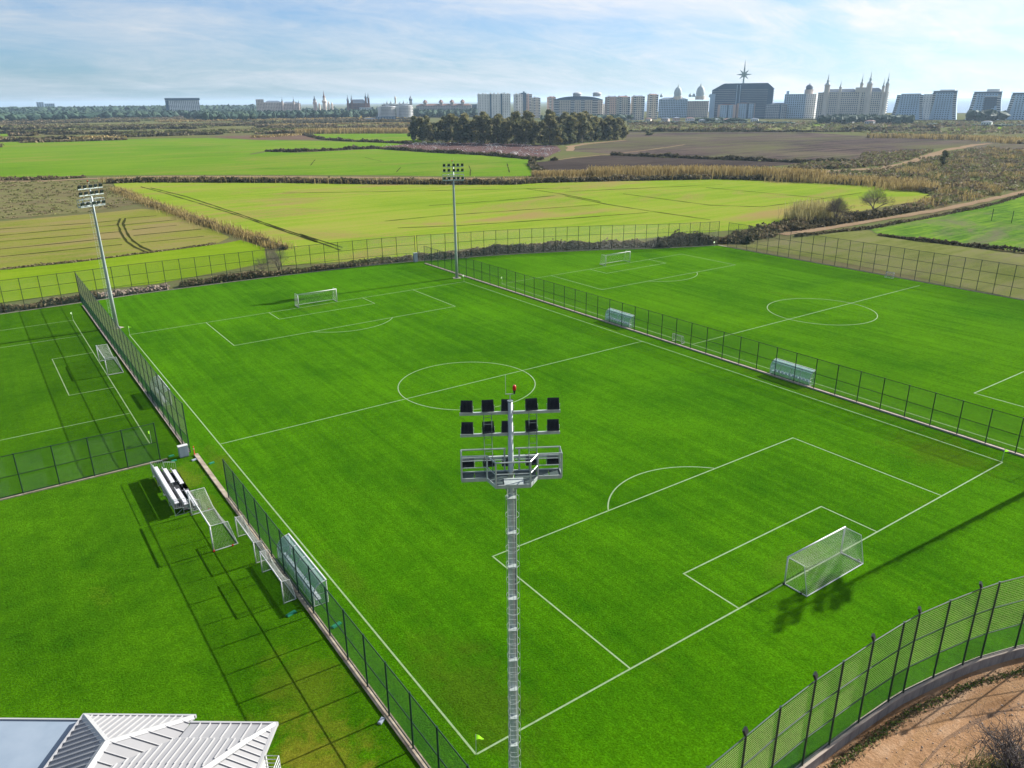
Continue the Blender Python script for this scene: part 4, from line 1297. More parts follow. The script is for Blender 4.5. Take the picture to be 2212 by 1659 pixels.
# ------------------------------------------------------------------ spectator stand
t = thing('spectator_stand', (-7.75, 39.0, 0), 0, 'small white seated spectator stand with dark deck and railings', 'stand')
LST = 9.7
rows = [(0.32, 1.12, [(0.25, 9.45)]), (1.10, 0.74, [(0.3, 3.95), (5.65, 9.35)]), (1.90, 0.36, [(0.3, 3.95), (5.65, 9.35)])]
seat_m = MB()
seat_m.bx(-0.17, 0.21, -0.215, 0.215, 0.0, 0.05)
seat_m.box((-0.18, 0, 0.16), (0.045, 0.42, 0.30))
seat_m = seat_m.mesh('seat', MT['seat'])
for x_, z_, spans in rows:
    MB().bx(x_ - 0.32, x_ + 0.46, 0.05, LST - 0.05, z_ - 0.42, z_ - 0.36).build('deck', MT['deck'], t)
    for a, b in spans:
        n = int(round((b - a) / 0.46))
        for k in range(n):
            link('seat', seat_m, t, loc=(x_, a + (k + 0.5) * (b - a) / n, z_))
        MB().bx(x_ - 0.04, x_ + 0.04, a, b, z_ - 0.06, z_ - 0.005).build('seat_rail', MT['galv'], t)
        for k in range(max(2, int((b - a) / 1.2)) + 1):
            yy = a + 0.15 + (b - a - 0.3) * k / max(2, int((b - a) / 1.2))
            MB().bx(x_ - 0.025, x_ + 0.025, yy - 0.025, yy + 0.025, z_ - 0.355, z_ - 0.065).build('leg', MT['galv'], t)
for yy in (0.08, 2.45, 4.85, 7.25, LST - 0.08):
    fr = MB()
    for x_, zt in ((0.0, 0.68), (0.78, 0.68), (1.56, 0.30), (2.34, 0.0)):
        if zt > 0:
            fr.tube([(x_, yy, 0), (x_, yy, zt)], 0.028, 5)
    fr.tube([(0.0, yy, 0.04), (2.3, yy, 0.04)], 0.025, 5)
    fr.tube([(0.0, yy, 0.05), (0.78, yy, 0.62)], 0.02, 5)
    fr.build('frame', MT['galv'], t)


def railing(p0, p1, zb0, zb1, hgt_):
    mb = MB()
    n = max(2, int((Vector(p1) - Vector(p0)).length / 0.16))
    P_ = lambda k, z: (p0[0] + (p1[0] - p0[0]) * k / n, p0[1] + (p1[1] - p0[1]) * k / n, z)
    zb = lambda k: zb0 + (zb1 - zb0) * k / n
    for k in range(n + 1):
        mb.tube([P_(k, zb(k)), P_(k, zb(k) + hgt_)], 0.022 if k in (0, n) else 0.011, 4)
    mb.tube([P_(0, zb(0) + hgt_), P_(n, zb(n) + hgt_)], 0.024, 6)
    mb.tube([P_(0, zb(0) + 0.1), P_(n, zb(n) + 0.1)], 0.018, 6)
    return mb.build('railing', MT['galv'], t)


railing((-0.02, 0.05, 0), (-0.02, 4.8, 0), 0.7, 0.7, 1.0)
railing((-0.02, 4.9, 0), (-0.02, LST - 0.05, 0), 0.7, 0.7, 1.0)
for yy in (0.02, LST - 0.02):
    railing((0.02, yy, 0), (1.12, yy, 0), 0.7, 0.55, 1.0)
    railing((1.2, yy, 0), (2.25, yy, 0), 0.35, 0.05, 1.0)


# ------------------------------------------------------------------ corner flags, cabinets, small things on the grass
def flag(x, y, label, mat='flag', rz=0.0, h=1.5):
    t = thing('corner_flag', (x, y, 0), rz, label, 'corner flag', 'corner flags of the pitches')
    MB().tube([(0, 0, 0), (0.02, 0, h)], 0.016, 6).build('pole', MT['white'], t)
    mb = MB()
    n = 5
    for i in range(n + 1):
        u = i / n
        y_ = 0.05 * math.sin(u * 5)
        mb.v += [(0.02 + 0.46 * u, y_, h - 0.30 * u * 0.9), (0.02 + 0.46 * u, y_, h - 0.42 + 0.10 * u)]
    mb.f = [(2 * i, 2 * i + 1, 2 * i + 3, 2 * i + 2) for i in range(n)]
    mb.build('cloth', MT[mat], t)


flag(0, 0, 'lime corner flag nearest the camera, beside the tall mast', 'flag', R(-35))
flag(64.73, 0.1, 'lime corner flag close to the fence at the near goal line', 'flag', R(-30))
flag(0.05, 105.6, 'lime corner flag beside the mast that leans over the tall fence', 'flag', R(20))
flag(64.6, 105.6, 'pale corner flag in front of the fence kerb near the mast', 'flagw', R(100))
flag(69.9, 99.2, 'pale corner flag behind the fence, at the far pitch goal line', 'flagw', R(100))
flag(-6.3, 121.4, 'pale corner flag at the far corner of the small pitch', 'flagw', R(120))
flag(-6.1, 57.7, 'lime corner flag of the small pitch by the low cross fence', 'flag', R(110))
flag(137.6, 101.4, 'pale flag at the fence corner behind the far pitch', 'flagw', R(90), 1.3)


def cabinet(x, y, w, d, h, label):
    t = thing('electrical_cabinet', (x, y, 0), 0, label, 'cabinet')
    MB().bx(-w / 2, w / 2, -d / 2, d / 2, 0.08, h).build('body', MT['boxgrey'], t)
    MB().bx(-w / 2 - 0.03, w / 2 + 0.03, -d / 2 - 0.03, d / 2 + 0.03, h + 0.002, h + 0.06).build('lid', MT['white'], t)
    MB().bx(-w / 2 + 0.05, -0.01, -d / 2 - 0.02, -d / 2 - 0.002, 0.15, h - 0.08).build('door', MT['boxgrey'], t)
    MB().bx(0.01, w / 2 - 0.05, -d / 2 - 0.02, -d / 2 - 0.002, 0.15, h - 0.08).build('door', MT['boxgrey'], t)
    MB().bx(-w / 2 + 0.03, w / 2 - 0.03, -d / 2 + 0.03, d / 2 - 0.03, -0.02, 0.08).build('plinth', MT['concrete'], t)


cabinet(-3.98, 51.9, 0.95, 0.5, 1.25, 'grey electrical cabinet at the end of the low cross fence')
cabinet(66.6, 130.5, 0.9, 0.5, 2.1, 'grey electrical cabinet in the far corner beside the back fence')
t = thing('marker_post', (-3.0, 51.5, 0.13), 0, 'bright orange-red marker post at the end of the tall fence', 'post')
MB().lathe([(0.09, 0), (0.09, 0.06), (0.05, 0.09), (0.045, 0.92), (0.03, 0.98), (0.0, 0.99)], 10).build('post', MT['orange'], t)
MB().lathe([(0.053, 0.60), (0.053, 0.72), (0.0, 0.72)], 10).build('band', MT['white'], t)


def lid(x, y, rz, label, mat='teal', w=0.55, d=0.24):
    o = MB().box((0, 0, 0.05), (w, d, 0.10)).box((0, 0, 0.11), (w * 0.86, d * 0.7, 0.03)).box((w * 0.36, 0, 0.13), (0.05, d * 0.4, 0.02)).build('valve_box', MT[mat])
    o.location = (x, y, 0.0)
    o.rotation_euler.z = rz
    return tag(o, label, 'valve box')


lid(-5.1, 52.75, 0.1, 'teal box just behind the low cross fence beside the stand')
lid(-5.15, 51.35, 0.1, 'teal box on the lawn between stand and grey cabinet')
lid(-2.05, 48.4, 0.2, 'teal box on the grass in the gap of the fence')
lid(-4.15, 18.9, 0.3, 'teal box on the lawn by the smaller spare goal', w=0.75, d=0.3)
lid(-1.95, 15.7, 0.3, 'teal box behind the nearest fence past the clear dugout', w=0.75, d=0.3)
lid(-3.35, 50.3, 0.2, 'pale grey box at the edge of the worn kerb', 'boxgrey', 0.5, 0.3)
lid(-3.35, 5.5, 0.6, 'pale grey box at the foot of the nearest fence', 'boxgrey', 0.5, 0.25)


# ------------------------------------------------------------------ hedges, reeds and scrub
def hedge(name, pl, width, h, n_per_m, size, mat, label=None, cat=None, lift=0.0, lump=0.5, z0=0.0):
    P_ = resample(pl, 2.0)
    seg = np.linalg.norm(np.diff(P_, axis=0), axis=1)
    L = seg.sum()
    n = int(min(26000, L * n_per_m))
    cum = np.concatenate([[0], np.cumsum(seg)])
    s_ = RNG.random(n) * L
    idx = np.clip(np.searchsorted(cum, s_) - 1, 0, len(seg) - 1)
    f = (s_ - cum[idx]) / seg[idx]
    c = P_[idx] + (P_[idx + 1] - P_[idx]) * f[:, None]
    d = (P_[idx + 1] - P_[idx]) / seg[idx][:, None]
    nrm = np.stack([-d[:, 1], d[:, 0]], 1)
    ph = RNG.random(4) * 6
    prof = 0.62 + 0.38 * np.clip(np.sin(s_ * 0.31 + ph[0]) * 0.5 + np.sin(s_ * 0.117 + ph[1]) * 0.6 + np.sin(s_ * 0.9 + ph[2]) * 0.3, -1, 1)
    prof = np.where(RNG.random(n) < 0.03, prof * 1.3, prof)
    o = RNG.normal(size=n) * 0.33
    o = np.clip(o, -1, 1)
    zt = np.sqrt(np.clip(1 - o ** 2, 0.05, 1)) * h * prof
    z = zt * RNG.random(n) ** 0.6 + lift
    ctr = np.column_stack([c + nrm * (o * width / 2)[:, None], z + z0])
    ax, ay = leaf_quads(ctr, size)
    ob = np_quads(name, ctr.astype(np.float32), ax, ay, MT[mat])
    ob['kind'] = 'stuff'
    if label:
        ob['label'] = label
    return ob


def blades(name, base, h, w, mat, lean=0.25, z0=0.0):
    n = len(base)
    hh = h * (0.55 + 0.6 * RNG.random(n))
    a = RNG.random(n) * 6.283
    up_ = np.column_stack([np.cos(a) * lean * RNG.random(n), np.sin(a) * lean * RNG.random(n), np.ones(n)])
    up_ /= np.linalg.norm(up_, axis=1, keepdims=True)
    b = RNG.random(n) * 6.283
    ax = np.column_stack([np.cos(b), np.sin(b), np.zeros(n)]) * (w * (0.5 + RNG.random(n)))[:, None]
    ay = up_ * (hh / 2)[:, None]
    ctr = np.column_stack([base, np.full(n, z0)]) + ay
    ob = np_quads(name, ctr, ax, ay, MT[mat])
    ob['kind'] = 'stuff'
    return ob


def along(pl, width, n):
    P_ = resample(pl, 2.0)
    seg = np.linalg.norm(np.diff(P_, axis=0), axis=1)
    cum = np.concatenate([[0], np.cumsum(seg)])
    s_ = RNG.random(n) * cum[-1]
    idx = np.clip(np.searchsorted(cum, s_) - 1, 0, len(seg) - 1)
    f = (s_ - cum[idx]) / seg[idx]
    c = P_[idx] + (P_[idx + 1] - P_[idx]) * f[:, None]
    d = (P_[idx + 1] - P_[idx]) / seg[idx][:, None]
    return c + np.stack([-d[:, 1], d[:, 0]], 1) * (RNG.normal(size=n) * width / 3)[:, None]


def inside(poly, pts):
    poly = np.array(poly)
    x, y = pts[:, 0], pts[:, 1]
    r = np.zeros(len(pts), bool)
    j = len(poly) - 1
    for i in range(len(poly)):
        xi, yi = poly[i]
        xj, yj = poly[j]
        c = ((yi > y) != (yj > y)) & (x < (xj - xi) * (y - yi) / (yj - yi + 1e-12) + xi)
        r ^= c
        j = i
    return r


def scatter_in(poly, n):
    p_ = np.array(poly)
    lo, hi = p_.min(0), p_.max(0)
    out = np.zeros((0, 2))
    while len(out) < n:
        q = lo + (hi - lo) * RNG.random((n * 2, 2))
        out = np.vstack([out, q[inside(poly, q)]])
    return out[:n]


def bushes(name, poly, nb, rad, hgt_, nq, size, mat, clear=None):
    c = scatter_in(poly, nb)
    if clear is not None:
        P_ = resample(clear[0], 3.0)
        dd = np.sqrt(((c[:, None, :] - P_[None, :, :]) ** 2).sum(2)).min(1)
        c = c[dd > clear[1]]
        nb = len(c)
    R_ = rad * (0.45 + 1.1 * RNG.random(nb) ** 1.6)
    H_ = hgt_ * (0.4 + 0.9 * RNG.random(nb) ** 1.5)
    ctr = np.repeat(np.column_stack([c, np.zeros(nb)]), nq, 0)
    d = rand_dirs(nb * nq)
    d[:, 2] = np.abs(d[:, 2])
    rr = (RNG.random(nb * nq) ** 0.4)[:, None]
    sc = np.column_stack([np.repeat(R_, nq), np.repeat(R_, nq), np.repeat(H_, nq)])
    ctr = ctr + d * sc * rr
    ax, ay = leaf_quads(ctr, size)
    ob = np_quads(name, ctr, ax, ay, MT[mat])
    ob['kind'] = 'stuff'
    return ob


def polar(az, d):
    return (CAM.x + math.sin(az) * d, CAM.y + math.cos(az) * d)


Hd = D['hedges']
hedge('hedge', Hd['H1'], 7, 2.3, 26, 0.42, 'f_dark')
hedge('scrub', [(q[0], q[1] + 2.5) for q in Hd['H1']], 6, 2.6, 20, 0.38, 'f_brown')
hedge('scrub', Hd['H1b'], 8, 1.8, 16, 0.45, 'f_brown')
hedge('hedge', Hd['H2d'], 6, 2.2, 26, 0.42, 'f_dark')
blades('reeds', along([(q[0] + 2, q[1] + 7) for q in Hd['H2']], 15, 9000), 4.6, 0.10, 'f_reed')
blades('reeds', along([(q[0] + 3, q[1] + 7) for q in Hd['H2d'][1:]], 16, 5200), 3.0, 0.10, 'f_reed', 0.4)
blades('reeds', along(Hd['H2b'], 9, 2500), 2.6, 0.10, 'f_reed')
blades('reeds', along([(q[0] - 3, q[1] + 8) for q in Hd['H1']], 10, 3000), 2.2, 0.09, 'f_reed')
for k_ in ('H3', 'H4', 'H8', 'H8b', 'H14', 'H18'):
    hedge('hedge', Hd[k_], 5.5, 2.4, 12, 0.75, 'f_dark')
blades('reeds', along(Hd['H5'], 22, 5000), 5.5, 0.22, 'f_reed')
hedge('scrub', Hd['H5'], 16, 3.4, 14, 0.8, 'f_brown')
hedge('scrub', Hd['H6'], 3.0, 1.3, 30, 0.26, 'f_brown')
hedge('hedge', Hd['H6'], 2.0, 1.0, 16, 0.26, 'f_dark')
blades('reeds', along(Hd['H6'], 5, 5000), 1.5, 0.05, 'f_reed')
hedge('scrub', Hd['H6b'], 1.4, 0.5, 22, 0.16, 'f_brown')
blades('reeds', along(Hd['H10'], 7.5, 800), 5.6, 0.045, 'f_reedp', 0.4)
blades('reeds', along([(Hd['H10'][0][0] - 5, Hd['H10'][0][1] - 2), Hd['H10'][1]], 8.5, 1100), 3.6, 0.045, 'f_reedp', 0.5)
hedge('hedge', [(Hd['H10'][0][0] - 4, Hd['H10'][0][1] - 3), (Hd['H10'][1][0] + 3, Hd['H10'][1][1] - 3)], 5, 2.2, 70, 0.3, 'f_dark')
hedge('scrub', Hd['H13'], 2.6, 1.1, 30, 0.28, 'f_dark')
hedge('scrub', Hd['H15'], 14, 3.4, 12, 0.8, 'f_brown')
blades('reeds', along(Hd['H15'], 22, 3000), 3.6, 0.2, 'f_reed')
hedge('scrub', Hd['H16'], 2.6, 0.9, 22, 0.24, 'f_dark')
hedge('hedge', Hd['H17'], 4, 2.4, 60, 0.3, 'f_dark')
for k_ in Hd:
    if k_[0] in 'LMNO' and k_ not in ('L1',):
        hedge('hedge_row', Hd[k_], 14, 4.6, 7, 1.3, 'f_dark' if k_ in ('L3', 'L4', 'M1', 'N1', 'O0', 'L10') else 'f_brown')
hedge('hedge_row', Hd['L1'], 14, 4.2, 8, 1.1, 'f_dark')
# scrub just outside the back fence
hedge('hedge', [(q[0], q[1] + 2.2) for q in BACK1[:4]], 3.0, 2.0, 90, 0.22, 'f_brown')
hedge('hedge', [(q[0], q[1] + 1.9) for q in BACK1[5:]], 3.0, 1.4, 90, 0.18, 'f_brown')
hedge('hedge', [(q[0] + 0.5, q[1] + 2.4) for q in BACK1[5:]], 2.6, 1.2, 60, 0.18, 'f_olive')
hedge('hedge', [(q[0] + 1.4, q[1] + 2.4) for q in BACK2], 3.0, 2.1, 130, 0.24, 'f_dark')
hedge('hedge', [(q[0] + 2.0, q[1] + 3.4) for q in BACK2], 3.6, 2.0, 90, 0.24, 'f_brown')
hedge('hedge', [(126, 110), (134, 108.5), (142, 106), (150, 99.5)], 6, 3.0, 150, 0.28, 'f_dark')
bushes('scrub', D['scrub']['scrub_r'], 700, 3.0, 1.9, 26, 0.42, 'f_brown', (D['road_r'], 4.5))
bushes('scrub', D['scrub']['scrub_r'], 420, 3.4, 1.7, 26, 0.40, 'f_olive', (D['road_r'], 4.5))
blades('reeds', np.vstack([along([q, q + RNG.normal(size=2) * 9], 7, 120) for q in scatter_in(D['scrub']['scrub_r'], 34)]), 2.2, 0.08, 'f_reed', 0.6)
bushes('scrub', D['scrub']['scrub_m'], 420, 3.0, 2.2, 24, 0.5, 'f_brown', (D['path_r'], 6))
bushes('scrub', D['scrub']['scrub_m'], 260, 3.0, 2.0, 24, 0.5, 'f_olive', (D['path_r'], 6))
bushes('scrub', D['scrub']['scrub_c'], 320, 1.5, 1.5, 40, 0.26, 'f_brown', (D['road_r'], 3.2))
bushes('scrub', D['scrub']['scrub_c'], 240, 1.5, 1.7, 40, 0.26, 'f_dark', (D['road_r'], 3.2))
bushes('scrub', D['scrub']['scrub_l'], 160, 1.5, 0.4, 14, 0.2, 'f_brown')
bushes('scrub', D['scrub']['scrub_l'], 420, 1.7, 0.4, 14, 0.2, 'f_olive')
# far scrub between the field strips
bushes('scrub', D['scrub']['far_l'], 450, 8, 1.4, 12, 1.0, 'f_brown')
bushes('scrub', D['scrub']['far_l'], 450, 9, 1.3, 12, 1.0, 'f_olive')
bushes('scrub', D['scrub']['far_r'], 700, 6, 2.0, 12, 1.1, 'f_brown')
bushes('scrub', D['scrub']['far_r'], 500, 7, 1.8, 12, 1.1, 'f_olive')
for i in range(46):
    d_ = 880 * (2900 / 880) ** RNG.random()
    a0 = -0.08 + 0.5 * RNG.random()
    a1 = min(0.50, a0 + 0.06 + 0.22 * RNG.random())
    if d_ < 1000 and a1 > 0.36:
        a1 = 0.36
    if a1 - a0 < 0.03:
        continue
    dd = d_ * (1 + 0.05 * RNG.normal())
    hedge('hedge_row', [polar(a0, d_), polar((a0 + a1) / 2, (d_ + dd) / 2 * 0.995), polar(a1, dd)], 9 + d_ * 0.008, 1.6 + 2.2 * RNG.random(), 5000 / max(60, d_ * (a1 - a0)) if d_ * (a1 - a0) > 800 else 8, 0.9 + d_ * 0.0004, ('f_brown', 'f_dark', 'f_reed', 'f_brown', 'f_olive')[i % 5])
# rubble outside the back fence
st = MB()
for i in range(420):
    x, y = -1 + RNG.random() * 14, 136.2 + abs(RNG.normal()) * 1.6
    r_ = 0.10 + 0.28 * RNG.random() ** 2
    z = 0.9 * max(0, 1 - abs(y - 137.4) / 2.4) * RNG.random() + r_ * 0.3
    st.box((x, y, z), (r_ * (1 + RNG.random()), r_ * (1 + RNG.random()), r_ * (0.7 + RNG.random() * 0.6)), RNG.random() * 3, RNG.random())
st.build('rubble', MT['stone'], kind='stuff')
# weeds, stones and tussocks along the dirt road
wedge = [(3, -12.9), (10, -12.35), (17, -12.25), (24, -12.55), (30, -13.6), (36, -15.6), (43, -19)]
hedge('weeds', wedge, 0.8, 0.22, 45, 0.05, 'f_weed', z0=-0.72)
hedge('weeds', wedge, 1.3, 0.12, 110, 0.045, 'f_brown', z0=-0.72)
blades('weeds', along([(19.8, -18.0), (22.5, -17.4), (24.5, -18.2), (26, -19)], 2.2, 1800), 0.45, 0.018, 'f_olive', 1.0, -0.72)
hedge('weeds', [(19.6, -18.2), (21.5, -17.5), (23, -17.9), (24.5, -18.8)], 1.5, 0.45, 420, 0.06, 'f_weed', z0=-0.72)
hedge('scrub', [(22.5, -18.2), (24.5, -18.0), (27, -19.5)], 2.4, 0.5, 240, 0.07, 'f_brown', z0=-0.72)
st = MB()
for i in range(900):
    x = 8 + RNG.random() * 34
    yc = -13.3 - max(0, (x - 24) ** 2 * 0.013)
    y = yc - RNG.random() * 3.4
    r_ = 0.018 + 0.05 * RNG.random() ** 5
    st.box((x, y, -0.70 + r_ * 0.2), (r_ * (1 + RNG.random()), r_ * (1 + RNG.random()), r_ * 0.8), RNG.random() * 3, RNG.random())
st.build('road_stones', MT['stone'], kind='stuff')
# worn ruts and damp streaks of the dirt road
MT['mud'] = field('damp_mud', [(0.2244, 0.1292, 0.0646), (0.2924, 0.1836, 0.102)], 0.3, (0.3, 0.3), 0, 3.0)
MT['mudd'] = field('dark_rut', [(0.1564, 0.0986, 0.0612), (0.2108, 0.136, 0.0884)], 0.3, (0.3, 0.3), 0, 4.0)
ribbon('wheel_rut', [(10, -14.6), (15, -14.1), (19, -13.9), (23, -13.8), (27, -14.2), (31, -15.1), (35, -16.3), (40, -18.6)], 0.75, -0.695, MT['mud'], rough=0.7)
ribbon('wheel_rut', [(9, -16.2), (14, -15.9), (18, -15.6), (21, -15.1), (24, -14.95), (27, -15.3), (31, -16.4), (35, -18)], 0.18, -0.694, MT['mudd'], rough=0.8)
ribbon('wheel_rut', [(9, -17.0), (14, -16.6), (18, -16.2), (20.5, -15.7)], 0.28, -0.694, MT['mudd'], rough=0.8)

# ------------------------------------------------------------------ trees


def branch_tree(mb, p_, d, L, r, depth, spread=0.55, lift=0.12, n=4, kids=(2, 4), shrink=0.72):
    p_ = Vector(p_)
    d = Vector(d).normalized()
    q = p_ + d * L * 0.5 + Vector(RNG.normal(size=3)) * L * 0.05
    e = q + (d + Vector((0, 0, lift))).normalized() * L * 0.5
    mb.tube([p_, q, e], [r, r * 0.85, r * 0.62], n if depth > 1 else 3, cap=False)
    if depth == 0:
        return
    for i in range(int(RNG.integers(kids[0], kids[1]))):
        nd_ = (d + Vector(RNG.normal(size=3)) * spread + Vector((0, 0, lift))).normalized()
        st_ = e if i < 2 else p_ + (e - p_) * (0.45 + 0.5 * RNG.random())
        branch_tree(mb, st_, nd_, L * shrink * (0.75 + 0.5 * RNG.random()), r * 0.6, depth - 1, spread, lift, n, kids, shrink)


def bare_tree(name, x, y, h, label, mat='twig', spread=0.5, trunks=1, depth=5, r=0.14, lift=0.10, haze_q=0, z=0.0):
    t = thing(name, (x, y, z), RNG.random() * 6, label, 'tree')
    tr = MB()
    cr = MB()
    for k in range(trunks):
        a = 6.28 * k / trunks + 0.4
        d = Vector((math.cos(a) * (0.45 if trunks > 1 else 0.05), math.sin(a) * (0.45 if trunks > 1 else 0.05), 1)).normalized()
        top = d * h * 0.22
        tr.tube([(0.1 * math.cos(a) * (trunks > 1), 0.1 * math.sin(a) * (trunks > 1), -0.05), top * 0.5, top], [r * 1.2, r, r * 0.85], 7)
        for i in range(4):
            nd_ = (d * 0.7 + Vector(RNG.normal(size=3)) * 0.6)
            nd_.z = abs(nd_.z) * 0.7 + 0.35
            branch_tree(cr, top, nd_, h * 0.25, r * 0.6, depth - 1, spread, lift)
    tr.build('trunk', MT['bark'], t)
    cr.build('crown', MT[mat], t)
    if haze_q:
        n = haze_q
        d = rand_dirs(n)
        d[:, 2] = np.abs(d[:, 2])
        ctr = d * (RNG.random(n) ** 0.4)[:, None] * np.array([h * 0.42, h * 0.42, h * 0.52]) + np.array([0, 0, h * 0.42])
        b = np.cross(d, rand_dirs(n))
        ax = d * (0.35 + 0.3 * RNG.random(n))[:, None]
        ay = b * 0.010
        o = np_quads('twigs', ctr, ax, ay, MT[mat], t)
        o['kind'] = 'stuff'
    return t


bare_tree('bare_tree', 219.3, 107.3, 9.2, 'large bare round-crowned tree standing by the dirt road beyond the far pitch', depth=6, r=0.3, haze_q=3200, spread=0.42)
bare_tree('bare_tree', 197.2, 105.9, 7.6, 'smaller dark bare tree between the pale reeds and the large bare tree', depth=6, r=0.2, haze_q=3600, spread=0.5, trunks=2)
bare_tree('bare_shrub', 37.5, 141.5, 5.6, 'leafless grey shrub of many stems behind the tall back fence', depth=4, r=0.06, trunks=5, haze_q=500)
bare_tree('bare_shrub', 33.6, 140.6, 4.0, 'small leafless shrub next to the larger grey one behind the back fence', depth=4, r=0.045, trunks=4, haze_q=250)
bare_tree('fig_tree', 24.4, -18.3, 3.9, 'bare fig tree with tangled grey branches beside the dirt road', spread=0.75, trunks=7, depth=6, r=0.085, lift=0.10, z=-0.72)
bare_tree('sapling', 21.2, -16.5, 2.1, 'thin leafless sapling at the edge of the dirt road', spread=0.3, trunks=2, depth=3, r=0.022, lift=0.3, z=-0.72)


def crown_pts(n, lobes):
    ctr = []
    per = n // len(lobes)
    for (x, y, z, rx, rz_) in lobes:
        d = rand_dirs(per)
        rr = (0.45 + 0.55 * RNG.random(per) ** 0.5)[:, None]
        ctr.append(np.array([x, y, z]) + d * rr * np.array([rx, rx, rz_]))
    return np.vstack(ctr)


def gum_meshes(h, wd, n, mat, size, low=0.30):
    lobes = []
    for i in range(int(RNG.integers(6, 10))):
        f = low + (0.93 - low) * RNG.random()
        a = RNG.random() * 6.28
        w_ = wd * (0.5 + 0.5 * math.sin(math.pi * min(1, (f - low) / (1 - low) * 0.85 + 0.15)))
        lobes.append((math.cos(a) * w_ * 0.55 * RNG.random(), math.sin(a) * w_ * 0.55 * RNG.random(), h * f, w_ * (0.35 + 0.25 * RNG.random()), h * (0.08 + 0.07 * RNG.random())))
    lobes.append((0, 0, h * 0.9, wd * 0.35, h * 0.1))
    c = crown_pts(n, lobes)
    ax, ay = leaf_quads(c, size)
    cm = np_quads('crown', c, ax, ay, MT[mat], 'mesh')
    mb = MB()
    mb.tube([(0, 0, -0.1), (0.15, 0.1, h * 0.4), (0, 0.2, h * 0.85)], [h * 0.018, h * 0.013, h * 0.004], 6)
    for l in lobes[:5]:
        mb.tube([(0.1, 0.1, h * low * 0.8), ((l[0]) * 0.6, l[1] * 0.6, l[2] * 0.85), (l[0], l[1], l[2])], [h * 0.009, h * 0.006, h * 0.003], 4)
    return cm, mb.mesh('trunk', MT['bark_pale'])


GUM = [gum_meshes(h, w_, 760, m_, 0.8, lo_) for h, w_, lo_, m_ in ((22, 8.2, 0.22, 'f_gum'), (24, 8.6, 0.3, 'f_gumw'), (20, 8.2, 0.15, 'f_gumd'), (18, 8.0, 0.12, 'f_gumw'), (25, 8.0, 0.28, 'f_gum'), (16, 7.6, 0.1, 'f_gumd'))]
PIN = gum_meshes(9.0, 3.2, 420, 'f_gum', 0.45, 0.25)


def tree(name, meshes, x, y, s_, label, cat='tree', group=None):
    t = thing(name, (x, y, 0), RNG.random() * 6, label, cat, group)
    t.scale = (s_ * (0.9 + 0.2 * RNG.random()), s_ * (0.9 + 0.2 * RNG.random()), s_)
    link('crown', meshes[0], t)
    link('trunk', meshes[1], t)
    return t


bushes('undergrowth', [(356, 664), (357, 628), (361, 582), (382, 543), (408, 510), (440, 520), (474, 535), (503, 531), (500, 610), (455, 660), (415, 700)], 260, 4.0, 6.5, 34, 0.8, 'f_gum')
# the grove: its front row follows the field edge, rows of trees behind
front = [(352, 664), (353, 628), (357, 580), (378, 540), (404, 506), (440, 515), (474, 530), (500, 527)]
FR = resample(front, 4.6)
GT = []
for i, q in enumerate(FR):
    f = i / (len(FR) - 1)
    GT.append((q[0] + RNG.normal() * 2, q[1] + RNG.normal() * 2, f, 0))
for i in range(70):
    q = scatter_in([(365, 665), (368, 590), (390, 552), (415, 522), (474, 540), (505, 536), (520, 560), (500, 610), (455, 660), (415, 700)], 1)[0]
    GT.append((q[0], q[1], None, 1))
GT.sort(key=lambda g_: math.atan2(g_[0] - CAM.x, g_[1] - CAM.y))
GN = len(GT)
for i, (x, y, f, back) in enumerate(GT):
    k = int(RNG.integers(0, 6))
    if i == 0:
        lb = 'dark gum tree at the very left end of the grove'
    elif i == GN - 1:
        lb = 'gum tree at the very right end of the grove, by the ploughed field'
    else:
        th = ('toward the stony pink field', 'behind the middle of the stony field', 'toward the yellowish bush', 'toward the ploughed field')[min(3, int(4 * i / GN))]
        lb = ('tall gum tree deep in the grove, %s' if back else 'pale-trunked gum tree in the grove front row, %s') % th
    a = math.atan2(x - CAM.x, y - CAM.y)
    hs = 0.80 + 0.34 * RNG.random() * (1 if 0.09 < i / GN < 0.9 else 0.4)
    tree('gum_tree', GUM[k], x, y, hs * 0.97, lb, 'tree', 'gum trees of the grove')
YB = gum_meshes(7.5, 5.5, 420, 'f_yel', 0.6, 0.1)
tree('yellow_bush', YB, 393.5, 489, 1.0, 'round yellowish bush in front of the grove by the path', 'bush')
DB = gum_meshes(5.0, 7.0, 420, 'f_gum', 0.7, 0.05)
tree('dark_bush', DB, 589.4, 583, 1.0, 'lone dark bush in the ploughed field right of the grove', 'bush')
tree('evergreen_tree', PIN, 411.3, 183.1, 1.0, 'lone dark evergreen tree with bare lower trunk in the brown scrub', 'tree')

